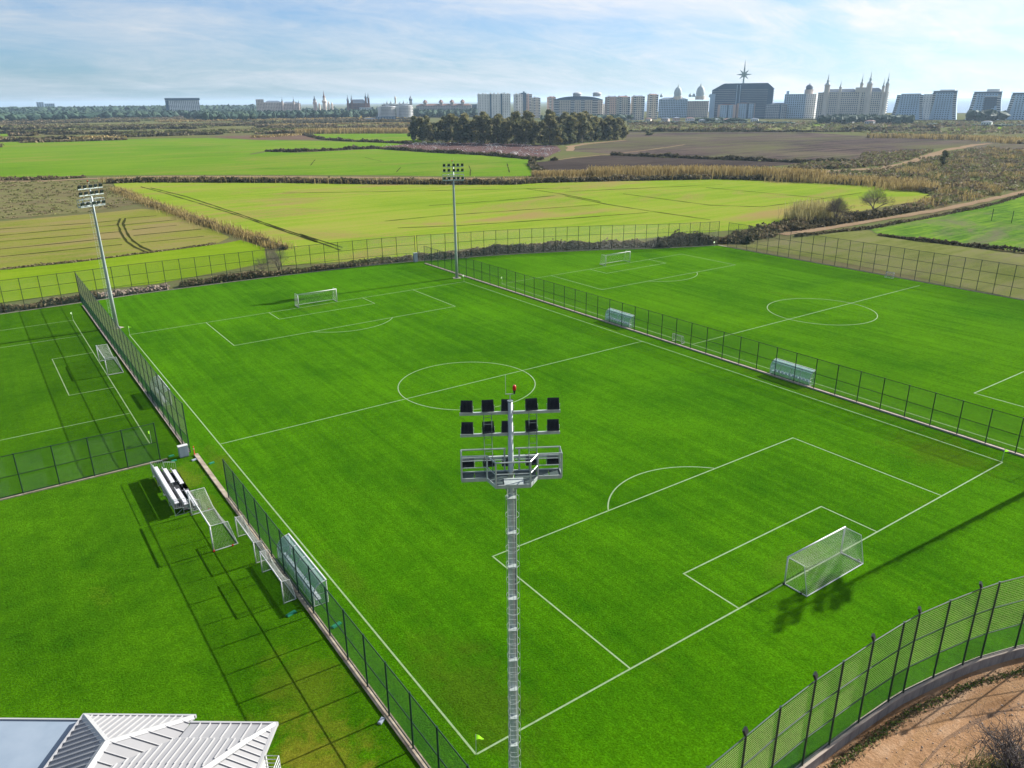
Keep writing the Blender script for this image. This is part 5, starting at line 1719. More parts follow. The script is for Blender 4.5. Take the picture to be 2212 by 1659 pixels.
# far pine wood on the horizon: one mass
def wood(pl, depth, n, h, rad, name='pine_wood'):
    P_ = along(pl, depth, n)
    mb_v, mb_f = [], []
    # low-poly rounded crowns
    t_ = (1 + 5 ** 0.5) / 2
    ico = np.array([(-1, t_, 0), (1, t_, 0), (-1, -t_, 0), (1, -t_, 0), (0, -1, t_), (0, 1, t_), (0, -1, -t_), (0, 1, -t_), (t_, 0, -1), (t_, 0, 1), (-t_, 0, -1), (-t_, 0, 1)], float)
    ico /= np.linalg.norm(ico[0])
    ifc = [(0, 11, 5), (0, 5, 1), (0, 1, 7), (0, 7, 10), (0, 10, 11), (1, 5, 9), (5, 11, 4), (11, 10, 2), (10, 7, 6), (7, 1, 8), (3, 9, 4), (3, 4, 2), (3, 2, 6), (3, 6, 8), (3, 8, 9), (4, 9, 5), (2, 4, 11), (6, 2, 10), (8, 6, 7), (9, 8, 1)]
    for x, y in P_:
        r_ = rad * (0.6 + 0.8 * RNG.random())
        hh = h * (0.85 + 0.25 * RNG.random())
        v = ico * (1 + 0.25 * RNG.normal(size=(12, 1)))
        v = v * np.array([r_, r_, hh * 0.42]) + np.array([x, y, hh * 0.55])
        i0 = len(mb_v)
        mb_v += [tuple(q) for q in v]
        mb_f += [(a + i0, b + i0, c + i0) for a, b, c in ifc]
    me = bpy.data.meshes.new(name)
    me.from_pydata(mb_v, [], mb_f)
    me.materials.append(MT['f_pine'])
    o = link(name, me, None, 'stuff')
    return o


wood([polar(-0.10, 3300), polar(0.1, 3100), polar(0.28, 2500)], 900, 4200, 17, 10)
wood([polar(-0.10, 4000), polar(0.1, 3900), polar(0.3, 3500)], 700, 2200, 27, 12)
wood([polar(0.24, 1950), polar(0.36, 2000), polar(0.46, 2080), polar(0.56, 1980)], 180, 1700, 17, 7)
wood([polar(0.44, 2050), polar(0.58, 2000)], 160, 700, 17, 8)
wood([polar(0.66, 1470), polar(0.75, 1420)], 70, 200, 11, 7)
wood([polar(0.845, 1330), polar(0.885, 1350)], 60, 90, 7, 5)
wood([polar(0.99, 1330), polar(1.03, 1310), polar(1.06, 1320)], 100, 260, 11, 6)
wood([polar(1.09, 1200), polar(1.22, 1170)], 20, 90, 3, 3)
wood([polar(0.60, 1400), polar(0.95, 1250)], 30, 160, 3.5, 4)
wood([polar(1.135, 1420), polar(1.15, 1400)], 40, 40, 16, 7)
# white plastic greenhouses far away
for i, (az, d, L, wd) in enumerate([(-0.02, 3150, 210, 60), (0.035, 3420, 150, 40), (0.175, 3000, 60, 14), (0.215, 2900, 70, 12)]):
    x, y = polar(az, d)
    t = thing('greenhouse', (x, y, 0), -az, ('largest white greenhouse range at the far left edge of the fields', 'second white greenhouse range behind the largest one', 'small far white greenhouse before the pine wood, shorter', 'low far white greenhouse before the pine wood, longer')[i], 'greenhouse', 'far white greenhouses')
    n = max(3, int(wd / 8))
    for k in range(n):
        y0 = wd * k / n
        mb = MB()
        prof = [(y0, 0), (y0, 2.6), (y0 + wd / n * 0.5, 4.2), (y0 + wd / n, 2.6), (y0 + wd / n, 0)]
        A = [(-L / 2, a, b) for a, b in prof]
        B = [(L / 2, a, b) for a, b in prof]
        mb.v = A + B
        mb.f = [(0, 1, 2, 3, 4), (9, 8, 7, 6, 5)] + [(j, j + 5, j + 6, j + 1) for j in range(4)]
        mb.build('greenhouse_bay', MT['white'], t)
# bare white tunnel hoops standing in the stony field
HP = MB().tube([(2.3 * math.cos(a), 0, 2.3 * math.sin(a)) for a in [math.pi * i / 10 for i in range(11)]], 0.07, 5).mesh('hoop', MT['white'])
spots = scatter_in(D['fields']['F11'], 90)
spots = sorted([tuple(q) for q in spots], key=lambda q: q[0])[::4]
for i, (x, y) in enumerate(spots):
    t = thing('tunnel_frame', (x, y, 0), -0.5 + RNG.normal() * 0.3, 'bare white tunnel hoops in the stony pink field, ' + ('at its end by the bright crops', 'at its middle before the grove', 'at its end by the path')[min(2, int(3 * i / len(spots)))], 'tunnel frame', 'bare tunnel hoops in the pink field')
    for k in range(3):
        o = link('hoop', HP, t, loc=(RNG.normal() * 1.5, 3.6 * k, 0))
        o.scale.z = 0.8 + 0.35 * RNG.random()
rb = MB()
for x, y in scatter_in(D['fields']['F11'], 260):
    r_ = 0.2 + 0.5 * RNG.random() ** 2
    rb.box((x, y, r_ * 0.2), (r_ * 2.2, r_, r_ * 0.6), RNG.random() * 3, 0)
rb.build('plastic_scraps', MT['white'], kind='stuff')
# two posts of an old wire fence beyond the right field
t = thing('wire_fence', (236.4, 76.3, 0), 0, 'old wire fence with two visible dark posts in the tussocky green field', 'fence')
for k in range(4):
    link('post', post_mesh(3.6, 0.09), t, loc=(-0.3 * k + 0.4, 2.9 - 5.8 * k, 0))
mb = MB()
for z in (0.6, 1.4, 2.3, 3.3):
    mb.tube([(0.4, 2.9, z), (-0.5, -14.5, z)], 0.02, 4)
mb.build('wire', MT['post'], t)

# ------------------------------------------------------------------ the town on the skyline
for k_, c_ in {'b_white': (0.7605, 0.7605, 0.741), 'b_cream': (0.663, 0.5948, 0.507), 'b_grey': (0.4485, 0.468, 0.4875), 'b_haze_blue': (0.4095, 0.546, 0.663), 'b_dark': (0.052, 0.115, 0.185), 'b_pink': (0.6045, 0.4485, 0.39), 'b_red': (0.2125, 0.1187, 0.1), 'b_stone': (0.5265, 0.4582, 0.4095), 'b_roof': (0.1268, 0.1658, 0.2145), 'b_dome': (0.468, 0.5363, 0.5363), 'b_glass': (0.0585, 0.0975, 0.1365), 'b_steel': (0.4095, 0.507, 0.468), 'b_yellow': (0.5363, 0.351, 0.0293)}.items():  # the blue wall paint also carries distance haze in its colour
    MT[k_] = simple('town_' + k_, c_, tuple(v * 0.82 for v in c_), 0.06, 0.7 if k_ != 'b_glass' else 0.15)


def site(name, x, y, off, label, cat='building', group=None):
    az = math.atan2(x - CAM.x, y - CAM.y)
    return thing(name, (x, y, 0), -az + off, label, cat, group)


def facade(mb, x0, x1, y0, y1, z0, z1, bay=3.6, fl=3.15, ww=0.55, wh=0.5, faces='flr', skip=None):
    nf = max(1, int((z1 - z0) / fl))
    fh = (z1 - z0) / nf
    for k in range(nf):
        za = z0 + fh * (k + 0.28)
        zb = za + fh * wh
        for fc in faces:
            if fc in 'fb':
                n = max(1, int((x1 - x0) / bay))
                b = (x1 - x0) / n
                y = y0 if fc == 'f' else y1
                for i in range(n):
                    xa = x0 + b * (i + 0.5 - ww / 2)
                    if skip and any(s0 - 0.3 < xa + b * ww / 2 - 0 < s1 + 0.3 for s0, s1 in skip):
                        continue
                    mb.bx(xa, xa + b * ww, y - 0.12, y + 0.12, za, zb)
            else:
                n = max(1, int((y1 - y0) / bay))
                b = (y1 - y0) / n
                x = x0 if fc == 'l' else x1
                for i in range(n):
                    ya = y0 + b * (i + 0.5 - ww / 2)
                    mb.bx(x - 0.12, x + 0.12, ya, ya + b * ww, za, zb)


def block(t, x0, x1, y0, y1, h, mat='b_white', bay=3.6, fl=3.15, ww=0.5, wh=0.5, faces='flr', slots=(), balc=(), z0=0.0, parapet=True, win='b_glass', roofbits=0):
    MB().bx(x0, x1, y0, y1, z0 - 0.2, h).build('wall', MT[mat], t)
    wm = MB()
    facade(wm, x0, x1, y0, y1, z0, h, bay, fl, ww, wh, faces, list(slots) + list(balc))
    if wm.f:
        wm.build('windows', MT[win], t, kind='stuff')
    for a, b in slots:
        MB().bx(a, b, y0 - 0.25, y0 + 0.2, z0, h + 1.2).build('recess_shade', MT['b_dark'], t)  # recess drawn as a raised dark strip, its shade in the colour
    if balc:
        nf = max(1, int((h - z0) / fl))
        fh = (h - z0) / nf
        bm, dk = MB(), MB()
        for a, b in balc:
            for k in range(nf):
                z = z0 + fh * k
                bm.bx(a, b, y0 - 1.7, y0 + 0.0, z + 0.05, z + 1.15)
                dk.bx(a + 0.2, b - 0.2, y0 - 0.3, y0 + 0.1, z + 1.2, z + fh - 0.15)
        bm.build('balconies', MT['b_white'], t, kind='stuff')
        dk.build('balcony_doors', MT[win], t, kind='stuff')
    if parapet:
        MB().bx(x0 - 0.25, x1 + 0.25, y0 - 0.25, y1 + 0.25, h + 0.02, h + 0.6).build('parapet', MT[mat], t)
    for k in range(roofbits):
        xx = x0 + (x1 - x0) * (k + 0.5) / roofbits + RNG.normal() * 1.0
        MB().bx(xx - 1.3, xx + 1.3, (y0 + y1) / 2 - 2, (y0 + y1) / 2 + 2, h + 0.62, h + 2.0 + RNG.random() * 1.6).build('roof_hut', MT['b_grey' if k % 2 else mat], t)


def dome(t, x, y, r, z, mat='b_dome', pointy=1.25, spike=3.0):
    pr = [(r * math.cos(a), z + r * pointy * math.sin(a)) for a in [R(v) for v in (0, 15, 30, 45, 60, 75, 86)]]
    MB().lathe([(r * 0.92, z - r * 0.5), (r * 0.92, z)] + pr, 14, (x, y)).build('dome', MT[mat], t, False)
    MB().lathe([(r * 0.14, z + r * pointy * 0.97), (r * 0.12, z + r * pointy + spike * 0.4), (0.03, z + r * pointy + spike)], 8, (x, y)).build('finial', MT[mat], t)


def turret(t, x, y, r, z0, z1, z2, mat='b_stone', rmat='b_roof', n=8):
    MB().lathe([(r, z0), (r, z1), (r * 1.25, z1 + 0.1), (r * 1.25, z1 + 1.0), (0, z1 + 1.0)], n, (x, y)).build('turret', MT[mat], t)
    MB().lathe([(r * 1.0, z1 + 1.02), (r * 0.8, z1 + (z2 - z1) * 0.16), (r * 0.42, z1 + (z2 - z1) * 0.24), (r * 0.46, z1 + (z2 - z1) * 0.42), (r * 0.20, z1 + (z2 - z1) * 0.52), (r * 0.12, z1 + (z2 - z1) * 0.75), (0.05, z2)], n, (x, y)).build('spire', MT[rmat], t)


def hip(t, x0, x1, y0, y1, z0, z1, inset=None, mat='b_red', name='roof'):
    m = inset if inset is not None else (y1 - y0) / 2
    ym = (y0 + y1) / 2
    mb = MB()
    mb.v = [(x0, y0, z0), (x1, y0, z0), (x1, y1, z0), (x0, y1, z0), (x0 + m, ym, z1), (x1 - m, ym, z1)]
    mb.f = [(0, 1, 5, 4), (1, 2, 5), (2, 3, 4, 5), (3, 0, 4), (3, 2, 1, 0)]
    mb.build(name, MT[mat], t)


# left horizon
t = site('long_hotel', 572, 2503, 0.03, 'long dark-roofed hotel block standing alone above the pine wood')
block(t, -46, 46, 0, 16, 44, 'b_white', 5, 3.6, 0.6, 0.55)
MB().bx(-48, 48, -2.5, 18, 44.7, 51).build('roof', MT['b_dark'], t)
MB().bx(-47.5, -40, -1.2, 6, 0, 44).build('end_pier', MT['b_dark'], t)
t = site('hotel_block', 369, 4153, 0, 'faint pale blocks on the horizon beyond the pine wood')
block(t, -34, -6, 0, 20, 46, 'b_haze_blue', 8, 5)  # pale blue of both far blocks is haze put into the paint
block(t, -4, 36, 4, 22, 40, 'b_haze_blue', 8, 5)
t = site('castle_hotel', 736, 2144, 0.05, 'pale castle-like hotel with small spires at the left of the wooded skyline')
block(t, -58, -38, 0, 18, 44, 'b_cream', 4, 3.4)
block(t, -37.9, 8, 2, 18, 36, 'b_cream', 4, 3.4)
block(t, 8.1, 58, 0, 18, 33, 'b_cream', 4, 3.4)
hip(t, -36, 8, 2, 18, 36.7, 41, mat='b_roof')
hip(t, 10, 56, 0, 18, 33.7, 38, mat='b_roof')
turret(t, 10, -1, 2.6, 0, 38, 52)
turret(t, 40, -1, 2.6, 0, 37, 53)
turret(t, 53, -1, 2.2, 0, 33, 44)
t = site('round_tower', 826, 2110, 0, 'round tower with a flared top among the pines of the skyline', 'tower')
MB().lathe([(5.4, 0), (4.6, 30), (5.8, 32), (5.8, 36), (4.2, 37), (4.2, 40), (4.8, 41)], 14).build('shaft', MT['b_stone'], t)
MB().lathe([(4.7, 41.05), (2.2, 46), (1.5, 47), (1.2, 51), (0.05, 53)], 14).build('roof', MT['b_roof'], t)
t = site('spire_tower', 850, 2101, 0, 'slender tower with the tallest pointed spire of the left skyline', 'tower')
MB().lathe([(6.5, 0), (5.6, 34), (6.8, 36), (6.8, 40), (4.0, 41), (3.4, 48)], 12).build('shaft', MT['b_cream'], t)
MB().lathe([(4.4, 48.05), (2.0, 53), (1.1, 57), (0.05, 67)], 12).build('spire', MT['b_red'], t)
for i, (dx, h_) in enumerate(((-14, 30), (11, 34), (20, 31))):
    MB().lathe([(2.6, 0), (2.6, h_), (0.05, h_ + 6)], 8, (dx, 4)).build('turret', MT['b_cream'], t)
t = site('gothic_hotel', 893, 1974, 0.04, 'gothic hotel with two pairs of twin towers and steep dark roofs')
block(t, -30, 30, 0, 16, 32, 'b_red', 4, 3.6)
hip(t, -22, 22, 0, 16, 32.7, 42, mat='b_roof')
for sx_ in (-27, -17, 20, 27):
    tall = 53 if sx_ < 0 else 58
    MB().bx(sx_ - 2.6, sx_ + 2.6, -3, 3, 0, tall - 13).build('tower', MT['b_red'], t)
    MB().lathe([(3.4, tall - 12.9), (1.2, tall - 6), (0.05, tall + 1)], 4, (sx_, 0)).build('spire', MT['b_roof'], t)
block(t, 2, 33, -12, -3.1, 21, 'b_white', 4, 3.6)
t = site('tented_palace', 981, 1931, 0, 'low wide palace with a row of small tent-shaped spires on the skyline')
block(t, -37, 37, 0, 18, 28, 'b_stone', 4, 3.4)
hip(t, -37, 37, 0, 18, 28.7, 32, mat='b_dome')
for sx_, h_ in ((-30, 36), (-22, 40), (-12, 40), (0, 52), (12, 38), (22, 40), (32, 36)):
    MB().lathe([(2.4, 29), (2.4, h_ - 8), (3.0, h_ - 7.8), (0.9, h_ - 3), (0.05, h_)], 8, (sx_, 6)).build('tent_spire', MT['b_dome' if sx_ else 'b_cream'], t)
t = site('clock_tower', 970, 1824, 0, 'square bell tower with dark pointed top left of the pavilion-roofed hotel', 'tower')
MB().bx(-3.4, 3.4, -3.4, 3.4, 0, 38).build('shaft', MT['b_stone'], t)
MB().bx(-4.2, 4.2, -4.2, 4.2, 38.02, 41).build('belfry', MT['b_dark'], t)
MB().lathe([(5.0, 41.02), (2.4, 45), (0.05, 50)], 4).build('spire', MT['b_roof'], t)
t = site('pavilion_hotel', 993, 1697, -0.08, 'long low reddish hotel topped by four tiered pavilions')
block(t, -68, 68, 0, 16, 25, 'b_stone', 4, 3.4)
hip(t, -69, 69, -1, 17, 25.7, 29.5, mat='b_red')
for sx_ in (-46, -7, 20, 46):
    MB().bx(sx_ - 4, sx_ + 4, 3, 11, 26, 34).build('pavilion', MT['b_stone'], t)
    MB().lathe([(7.2, 33.0), (3.6, 36.2), (4.6, 36.4), (0.05, 40)], 4, (sx_, 7)).build('pavilion_roof', MT['b_red'], t)
# round white blocks under construction
for i, (x, y, r_, h_, lb) in enumerate([(804, 1624, 18.5, 26, 'round white block with open floors, the one farther from the grove'), (840, 1609, 17, 27.5, 'round white block with open floors, the one closer to the grove')]):
    t = site('round_block', x, y, 0.1, lb, 'building', 'round white blocks under construction')
    fl = MB()
    for k in range(9):
        z = h_ * k / 8.6
        fl.lathe([(r_ + (0.9 if k else 0), z), (r_ + 0.9, z + 0.9), (0, z + 0.9)], 20)
    fl.build('floors', MT['b_white'], t, kind='stuff')
    MB().lathe([(r_ - 1.6, 0), (r_ - 1.6, h_), (0, h_)], 20).build('core', MT['b_grey'], t)
    MB().bx(-r_ - 3, -r_ + 5, -6, 8, 0, h_ - 1).build('wing', MT['b_white'], t)
    MB().bx(-4, 5, -3, 4, h_ + 0.02, h_ + 3.2).build('roof_hut', MT['b_grey'], t)
t = site('low_depot', 693, 1437, 0.05, 'long low dark depot in front of the round white blocks')
block(t, -8, 31, 0, 14, 7, 'b_dark', 5, 3.2, 0.6, 0.4, win='b_grey')
block(t, -31, -10, 4, 14, 5, 'b_grey', 5, 3.2)
t = site('excavator', 655, 1453, 0.5, 'small yellow excavator arm raised beside the low dark depot', 'excavator')
MB().bx(-2.4, 2.4, -1.4, 1.4, 0, 1.2).build('tracks', MT['b_dark'], t)
MB().bx(-2.0, 2.0, -1.3, 1.3, 1.25, 3.4).build('cab', MT['b_yellow'], t)
MB().tube([(1, 0, 2.6), (3.4, 0, 8.6), (6.0, 0, 9.6)], [0.7, 0.7, 0.5], 6).build('arm', MT['b_yellow'], t)
MB().tube([(6.0, 0, 9.6), (6.6, 0, 5.5)], [0.5, 0.35], 6).build('bucket_arm', MT['b_yellow'], t)
# apartment slabs in the middle
t = site('glass_block', 1074, 1765, 0.12, 'low block with dark glass front and white end walls, left of the white slabs')
block(t, -10, 12, 0, 14, 27, 'b_dark', 3.4, 3.2, 0.8, 0.7, win='b_glass')
MB().bx(-16.5, -10.05, -0.6, 15, 0, 28).build('end_wall', MT['b_white'], t)
MB().bx(12.05, 16.5, -0.6, 15, 0, 28).build('end_wall', MT['b_white'], t)
t = site('glass_block', 1097, 1724, 0.08, 'low dark glass block touching the left side of the white slabs')
block(t, -12, 8, 0, 14, 27, 'b_dark', 3.4, 3.2, 0.8, 0.7)
MB().bx(8.05, 12.5, -0.6, 15, 0, 28.5).build('end_wall', MT['b_white'], t)
t = site('apartment_slab', 934, 1385, 0.22, 'wide white apartment slab with two dark vertical strips behind the grove')
block(t, -34, -12, 0, 14, 48, 'b_white', 5.5, 3.1, 0.22, 0.4, roofbits=3)
block(t, -11.9, 12, -2, 14, 48, 'b_white', 5.5, 3.1, 0.22, 0.4, slots=((-11.0, -7.6),), roofbits=3)
block(t, 12.1, 34, 0, 14, 48.5, 'b_white', 4.2, 3.1, 0.28, 0.45, slots=((12.3, 16.2),), roofbits=3)
t = site('apartment_slab', 1037, 1423, 0.32, 'apartment slab half white and half dark beside the widest white one')
block(t, -19, -2, 0, 16, 48, 'b_white', 5, 3.1, 0.3, 0.45, balc=((-18.5, -14.5),), roofbits=2)
block(t, -1.9, 5, -1.5, 16, 51, 'b_dark', 4, 3.1, 0.4, 0.4, roofbits=1)
block(t, 5.1, 19, 0, 16, 48, 'b_pink', 4.5, 3.1, 0.45, 0.5, balc=((12, 18.5),), roofbits=1)
t = site('apartment_block', 1100, 1500, 0, 'narrow pinkish apartment block just right of the half-dark slab')
block(t, -5, 5, 0, 12, 34, 'b_pink', 3.4, 3.1, balc=((-4.5, -1),))
for i, (x, y, w_, h_, m_, off, lb) in enumerate([
        (1034, 1371, 16, 40, 'b_cream', 0.35, 'cream apartment tower with balconies left of the curved dark roof'),
        (1060, 1350, 15, 41, 'b_pink', 0.35, 'pinkish apartment tower touching the curved dark roof hotel'),
        (1062, 1161, 23, 40, 'b_pink', 0.3, 'pinkish apartment block at the right end of the curved dark roof'),
        (1006, 1067, 21, 39.5, 'b_cream', 0.35, 'cream balcony tower, left one of the pair right of the curved roof'),
        (1025, 1049, 21, 40, 'b_cream', 0.35, 'cream balcony tower, right one of the pair right of the curved roof'),
        (1079, 1066, 17, 43, 'b_cream', 0.3, 'cream balcony tower next to the domed palace')]):
    t = site('apartment_tower', x, y, off, lb, 'building', 'balcony towers of the town')
    block(t, -w_ / 2, w_ / 2, 0, 15, h_, m_, 3.6, 3.1, 0.4, 0.5, balc=((-w_ / 2 + 0.4, -w_ / 2 + 4.4), (w_ / 2 - 4.4, w_ / 2 - 0.4)), roofbits=2)
    hip(t, -w_ / 2 - 0.6, w_ / 2 + 0.6, -0.6, 15.6, h_ + 0.65, h_ + 2.4, mat='b_red' if i % 2 else 'b_roof')
t = site('curved_hotel', 1038, 1239, -0.06, 'wide hotel with curved dark roof and two round roof pavilions')
block(t, -50, 50, 0, 18, 35, 'b_cream', 3.6, 3.1, 0.45, 0.5, balc=((-48, -38), (-14, -6), (6, 14), (30, 40)))
mb = MB()
n = 24
for i in range(n + 1):
    u = -1 + 2 * i / n
    z = 35.7 + 7.0 * (1 - abs(u) ** 2.6)
    mb.v += [(51 * u, -1.5, 35.66), (51 * u, -1.5, z), (51 * u, 19, z), (51 * u, 19, 35.66)]
for i in range(n):
    a = 4 * i
    mb.f += [(a, a + 4, a + 5, a + 1), (a + 1, a + 5, a + 6, a + 2), (a + 2, a + 6, a + 7, a + 3)]
mb.build('roof', MT['b_dark'], t)
for sx_ in (-1, 39):
    MB().lathe([(8.5, 42), (8.5, 47), (9.4, 47.2), (7, 49.6), (0, 51)], 16, (sx_ - 1, 8)).build('roof_pavilion', MT['b_grey'], t)
for x, y, w_, h_, lb in [(1113, 1220, 32, 27, 'low pale blue slab in front of the pinkish block, nearest the grove'), (1137, 1182, 33, 27, 'low pale blue slab between the pair of cream balcony towers')]:
    t = site('low_slab', x, y, 0.3, lb)
    block(t, -w_ / 2, -1, 0, 12, h_, 'b_white', 4.5, 3.1, 0.25, 0.45, roofbits=1)
    block(t, -0.9, w_ / 2, 0, 12, h_ - 1, 'b_haze_blue', 3.6, 3.1, 0.3, 0.45, slots=((2, 4.6),), roofbits=1)
t = site('domed_palace', 1227, 1129, -0.06, 'long palace hotel with two large pointed domes and small ones between')
block(t, -50, 8, 0, 20, 35, 'b_haze_blue', 3.4, 3.3, 0.6, 0.6)
block(t, 8.1, 50, 1, 20, 31, 'b_stone', 3.4, 3.3, 0.5, 0.5)
hip(t, -50, 6, 0, 20, 35.7, 39, mat='b_roof')
for x_, r_ in ((-13, 8.2), (44 - 12, 9.0)):
    MB().lathe([(r_ * 1.1, 34), (r_ * 1.1, 41.0), (0, 41.0)], 16, (x_, 8)).build('drum', MT['b_cream'], t)
    dome(t, x_, 8, r_, 45.0, 'b_dome', 1.75, 5.0)
for x_ in (-46, 12, 19, 52):
    dome(t, x_, 6, 3.4, 41 if x_ < 40 else 40, 'b_dome', 1.4, 2.5)
t = site('star_hotel', 1224, 980, -0.10, 'dark glass hotel with curved roof and a big spiked star on top')
mb = MB()
n = 20
for i in range(n + 1):
    u = -1 + 2 * i / n
    z = 62.5 - 11.5 * max(0, -u - 0.62) / 0.38 - 9 * max(0, u - 0.80) / 0.2
    mb.v += [(56 * u, 0, 0), (56 * u, 0, z), (56 * u, 24, z), (56 * u, 24, 0)]
for i in range(n):
    a = 4 * i
    mb.f += [(a, a + 4, a + 5, a + 1), (a + 1, a + 5, a + 6, a + 2), (a + 2, a + 6, a + 7, a + 3)]
mb.f += [(0, 1, 2, 3), (4 * n + 3, 4 * n + 2, 4 * n + 1, 4 * n)]
mb.build('wall', MT['b_dark'], t)
fb = MB()
for k in range(16):
    z = 3 + 3.2 * k
    fb.bx(-55 if z < 48 else -44, -12, -0.7, 0.0, z, z + 0.7)
    fb.bx(-2, 46, -0.7, 0.0, z, z + 0.45)
    if z < 48:
        fb.bx(56.05, 56.7, 0.6, 23.4, z, z + 1.3)
fb.build('floor_bands', MT['b_grey'], t, kind='stuff')
MB().bx(-58.6, -49, -2, 20, 0, 44).build('side_tower', MT['b_haze_blue'], t)
for x_ in (-10, -4):
    MB().bx(x_ - 0.6, x_ + 0.6, -0.9, 0.0, 0, 60).build('pier', MT['b_haze_blue'], t)
sm = MB()
C_ = (-0.5, 10.0, 78.0)
for k in range(8):
    a = math.pi / 4 * k + math.pi / 2
    Lr = 27 if k == 0 else (15 if k % 2 == 0 else 12)
    if k == 4:
        Lr = 16
    tip = (C_[0] + math.cos(a) * Lr, C_[1], C_[2] + math.sin(a) * Lr)
    p1 = (C_[0] + math.cos(a + 0.39) * 4.4, C_[1], C_[2] + math.sin(a + 0.39) * 4.4)
    p2 = (C_[0] + math.cos(a - 0.39) * 4.4, C_[1], C_[2] + math.sin(a - 0.39) * 4.4)
    for yy in (-1.6, 1.6):
        sm.poly([p1, tip, (C_[0], C_[1] + yy, C_[2])])
        sm.poly([p2, tip, (C_[0], C_[1] + yy, C_[2])])
sm.build('star', MT['b_steel'], t)
MB().tube([(-0.5, 10, 62), (-0.5, 10, 70)], 1.6, 8).build('star_mast', MT['b_steel'], t)
for x, y, w_, h_, m_, lb in [(1180, 974, 29, 24, 'b_haze_blue', 'small blue-white block with pink edges below the star hotel, left of its twin'), (1228, 967, 34, 26, 'b_haze_blue', 'small blue-white block with pink edges below the star hotel, right of its twin')]:
    t = site('low_block', x, y, 0.25, lb)
    block(t, -w_ / 2, w_ / 2 - 5, 0, 12, h_, m_, 4, 3.1, 0.3, 0.45, slots=((-1.5, 1.2),))
    MB().bx(w_ / 2 - 4.9, w_ / 2, -0.7, 12, 0, h_ + 1).build('end_wall', MT['b_pink'], t)
    MB().bx(-w_ / 2 - 1.6, -w_ / 2 - 0.05, -0.7, 12, 0, h_ + 1).build('end_wall', MT['b_pink'], t)
    hip(t, -w_ / 2 - 0.4, w_ / 2 - 4.6, -0.4, 12.4, h_ + 0.65, h_ + 2.6, mat='b_red')
t = site('office_block', 1255, 925, -0.2, 'grey block with dark grid windows below the right end of the star hotel')
block(t, -18, 18, 0, 14, 24, 'b_grey', 3.2, 3.0, 0.7, 0.55, slots=((8, 10),))
hip(t, -18.5, 18.5, -0.5, 14.5, 24.7, 27.5, mat='b_roof')
t = site('office_block', 1338, 936, 0.3, 'white block with dark window bands below the castle hotel')
block(t, -20, 20, 0, 15, 29, 'b_white', 9, 3.1, 0.18, 0.6, slots=((-9, -5.5), (1.5, 6.5), (11, 13)))
t = site('tower_hotel', 1287, 897, -0.15, 'stepped hotel block with one domed tower beside the castle hotel')
block(t, -28, 10, 0, 18, 42, 'b_haze_blue', 3.6, 3.2, 0.5, 0.5)
block(t, 10.1, 28, -1, 18, 42, 'b_white', 3.4, 3.2, 0.45, 0.5)
MB().lathe([(8, 42), (8, 50), (8.6, 50.2), (0, 50.2)], 12, (13, 8)).build('drum', MT['b_stone'], t)
dome(t, 13, 8, 6.6, 53, 'b_roof', 0.9, 2.5)
MB().bx(-26, -21, 4, 9, 42.62, 48).build('roof_tower', MT['b_haze_blue'], t)
t = site('castle_hotel', 1294, 797, -0.12, 'large white castle hotel with many pointed towers at the right of the skyline')
block(t, -57, 57, 0, 20, 44, 'b_cream', 3.2, 3.2, 0.5, 0.55)
hip(t, -50, 10, 0, 20, 44.7, 50, mat='b_roof')
hip(t, 16, 50, 0, 20, 44.7, 51, mat='b_roof')
MB().bx(4, 20, -2, 12, 44.8, 52).build('gable', MT['b_cream'], t)
for x_, r_, zb, zt in ((-43, 4.6, 56, 76), (-21, 2.2, 52, 64), (13, 2.6, 57, 75), (54, 3.0, 56, 76), (48, 2.2, 52, 68), (26, 4.4, 57, 78), (22, 2.2, 50, 62)):
    turret(t, x_, 0.5, r_, 0, zb, zt, 'b_cream', 'b_dome')
# leaning terraces of flats at the right edge
def terrace(t, x0, x1, y0, h, top, mat='b_haze_blue', flare=5.0):
    mb = MB()
    n = 8
    d = 18
    for k in range(n + 1):
        z = h * k / n
        e = flare * (1 - k / n) ** 1.6
        mb.v += [(x0 - e, y0 - e * 0.6, z), (x1 + e, y0 - e * 0.6, z), (x1 + e, y0 + d, z), (x0 - e, y0 + d, z)]
    for k in range(n):
        a = 4 * k
        mb.f += [(a + i, a + (i + 1) % 4, a + 4 + (i + 1) % 4, a + 4 + i) for i in range(4)]
    mb.f.append(tuple(4 * n + i for i in range(4)))
    mb.build('wall', MT[mat], t)
    bm = MB()
    wm = MB()
    nf = int(h / 3.1)
    for k in range(nf):
        z = h * k / nf
        e = flare * (1 - (k + 0.5) / nf) ** 1.6
        for a, b in ((x0 - e + 0.5, x0 - e + 5.5), (x1 + e - 5.5, x1 + e - 0.5)):
            bm.bx(a, b, y0 - e * 0.6 - 1.7, y0 - e * 0.6 + 0.3, z + 0.1, z + 1.2)
            wm.bx(a + 0.3, b - 0.3, y0 - e * 0.6 - 0.3, y0 - e * 0.6 + 0.3, z + 1.3, z + 2.9)
        m = int((x1 - x0 - 12) / 4)
        for i in range(max(1, m)):
            xx = x0 + 7 + (x1 - x0 - 13) * (i + 0.5) / max(1, m)
            wm.bx(xx - 0.9, xx + 0.9, y0 - e * 0.6 - 0.25, y0 - e * 0.6 + 0.3, z + 1.0, z + 2.5)
    bm.build('balconies', MT['b_white'], t, kind='stuff')
    wm.build('windows', MT['b_glass'], t, kind='stuff')
    if top:
        MB().bx(x0 + 1, x1 - 1, y0 + 2, y0 + 16, h + 0.02, h + 2.2).build('penthouse', MT['b_dark'], t)
        MB().bx(x0 - 1, x1 + 1, y0, y0 + 17, h + 2.22, h + 3.0).build('roof', MT['b_white'], t)


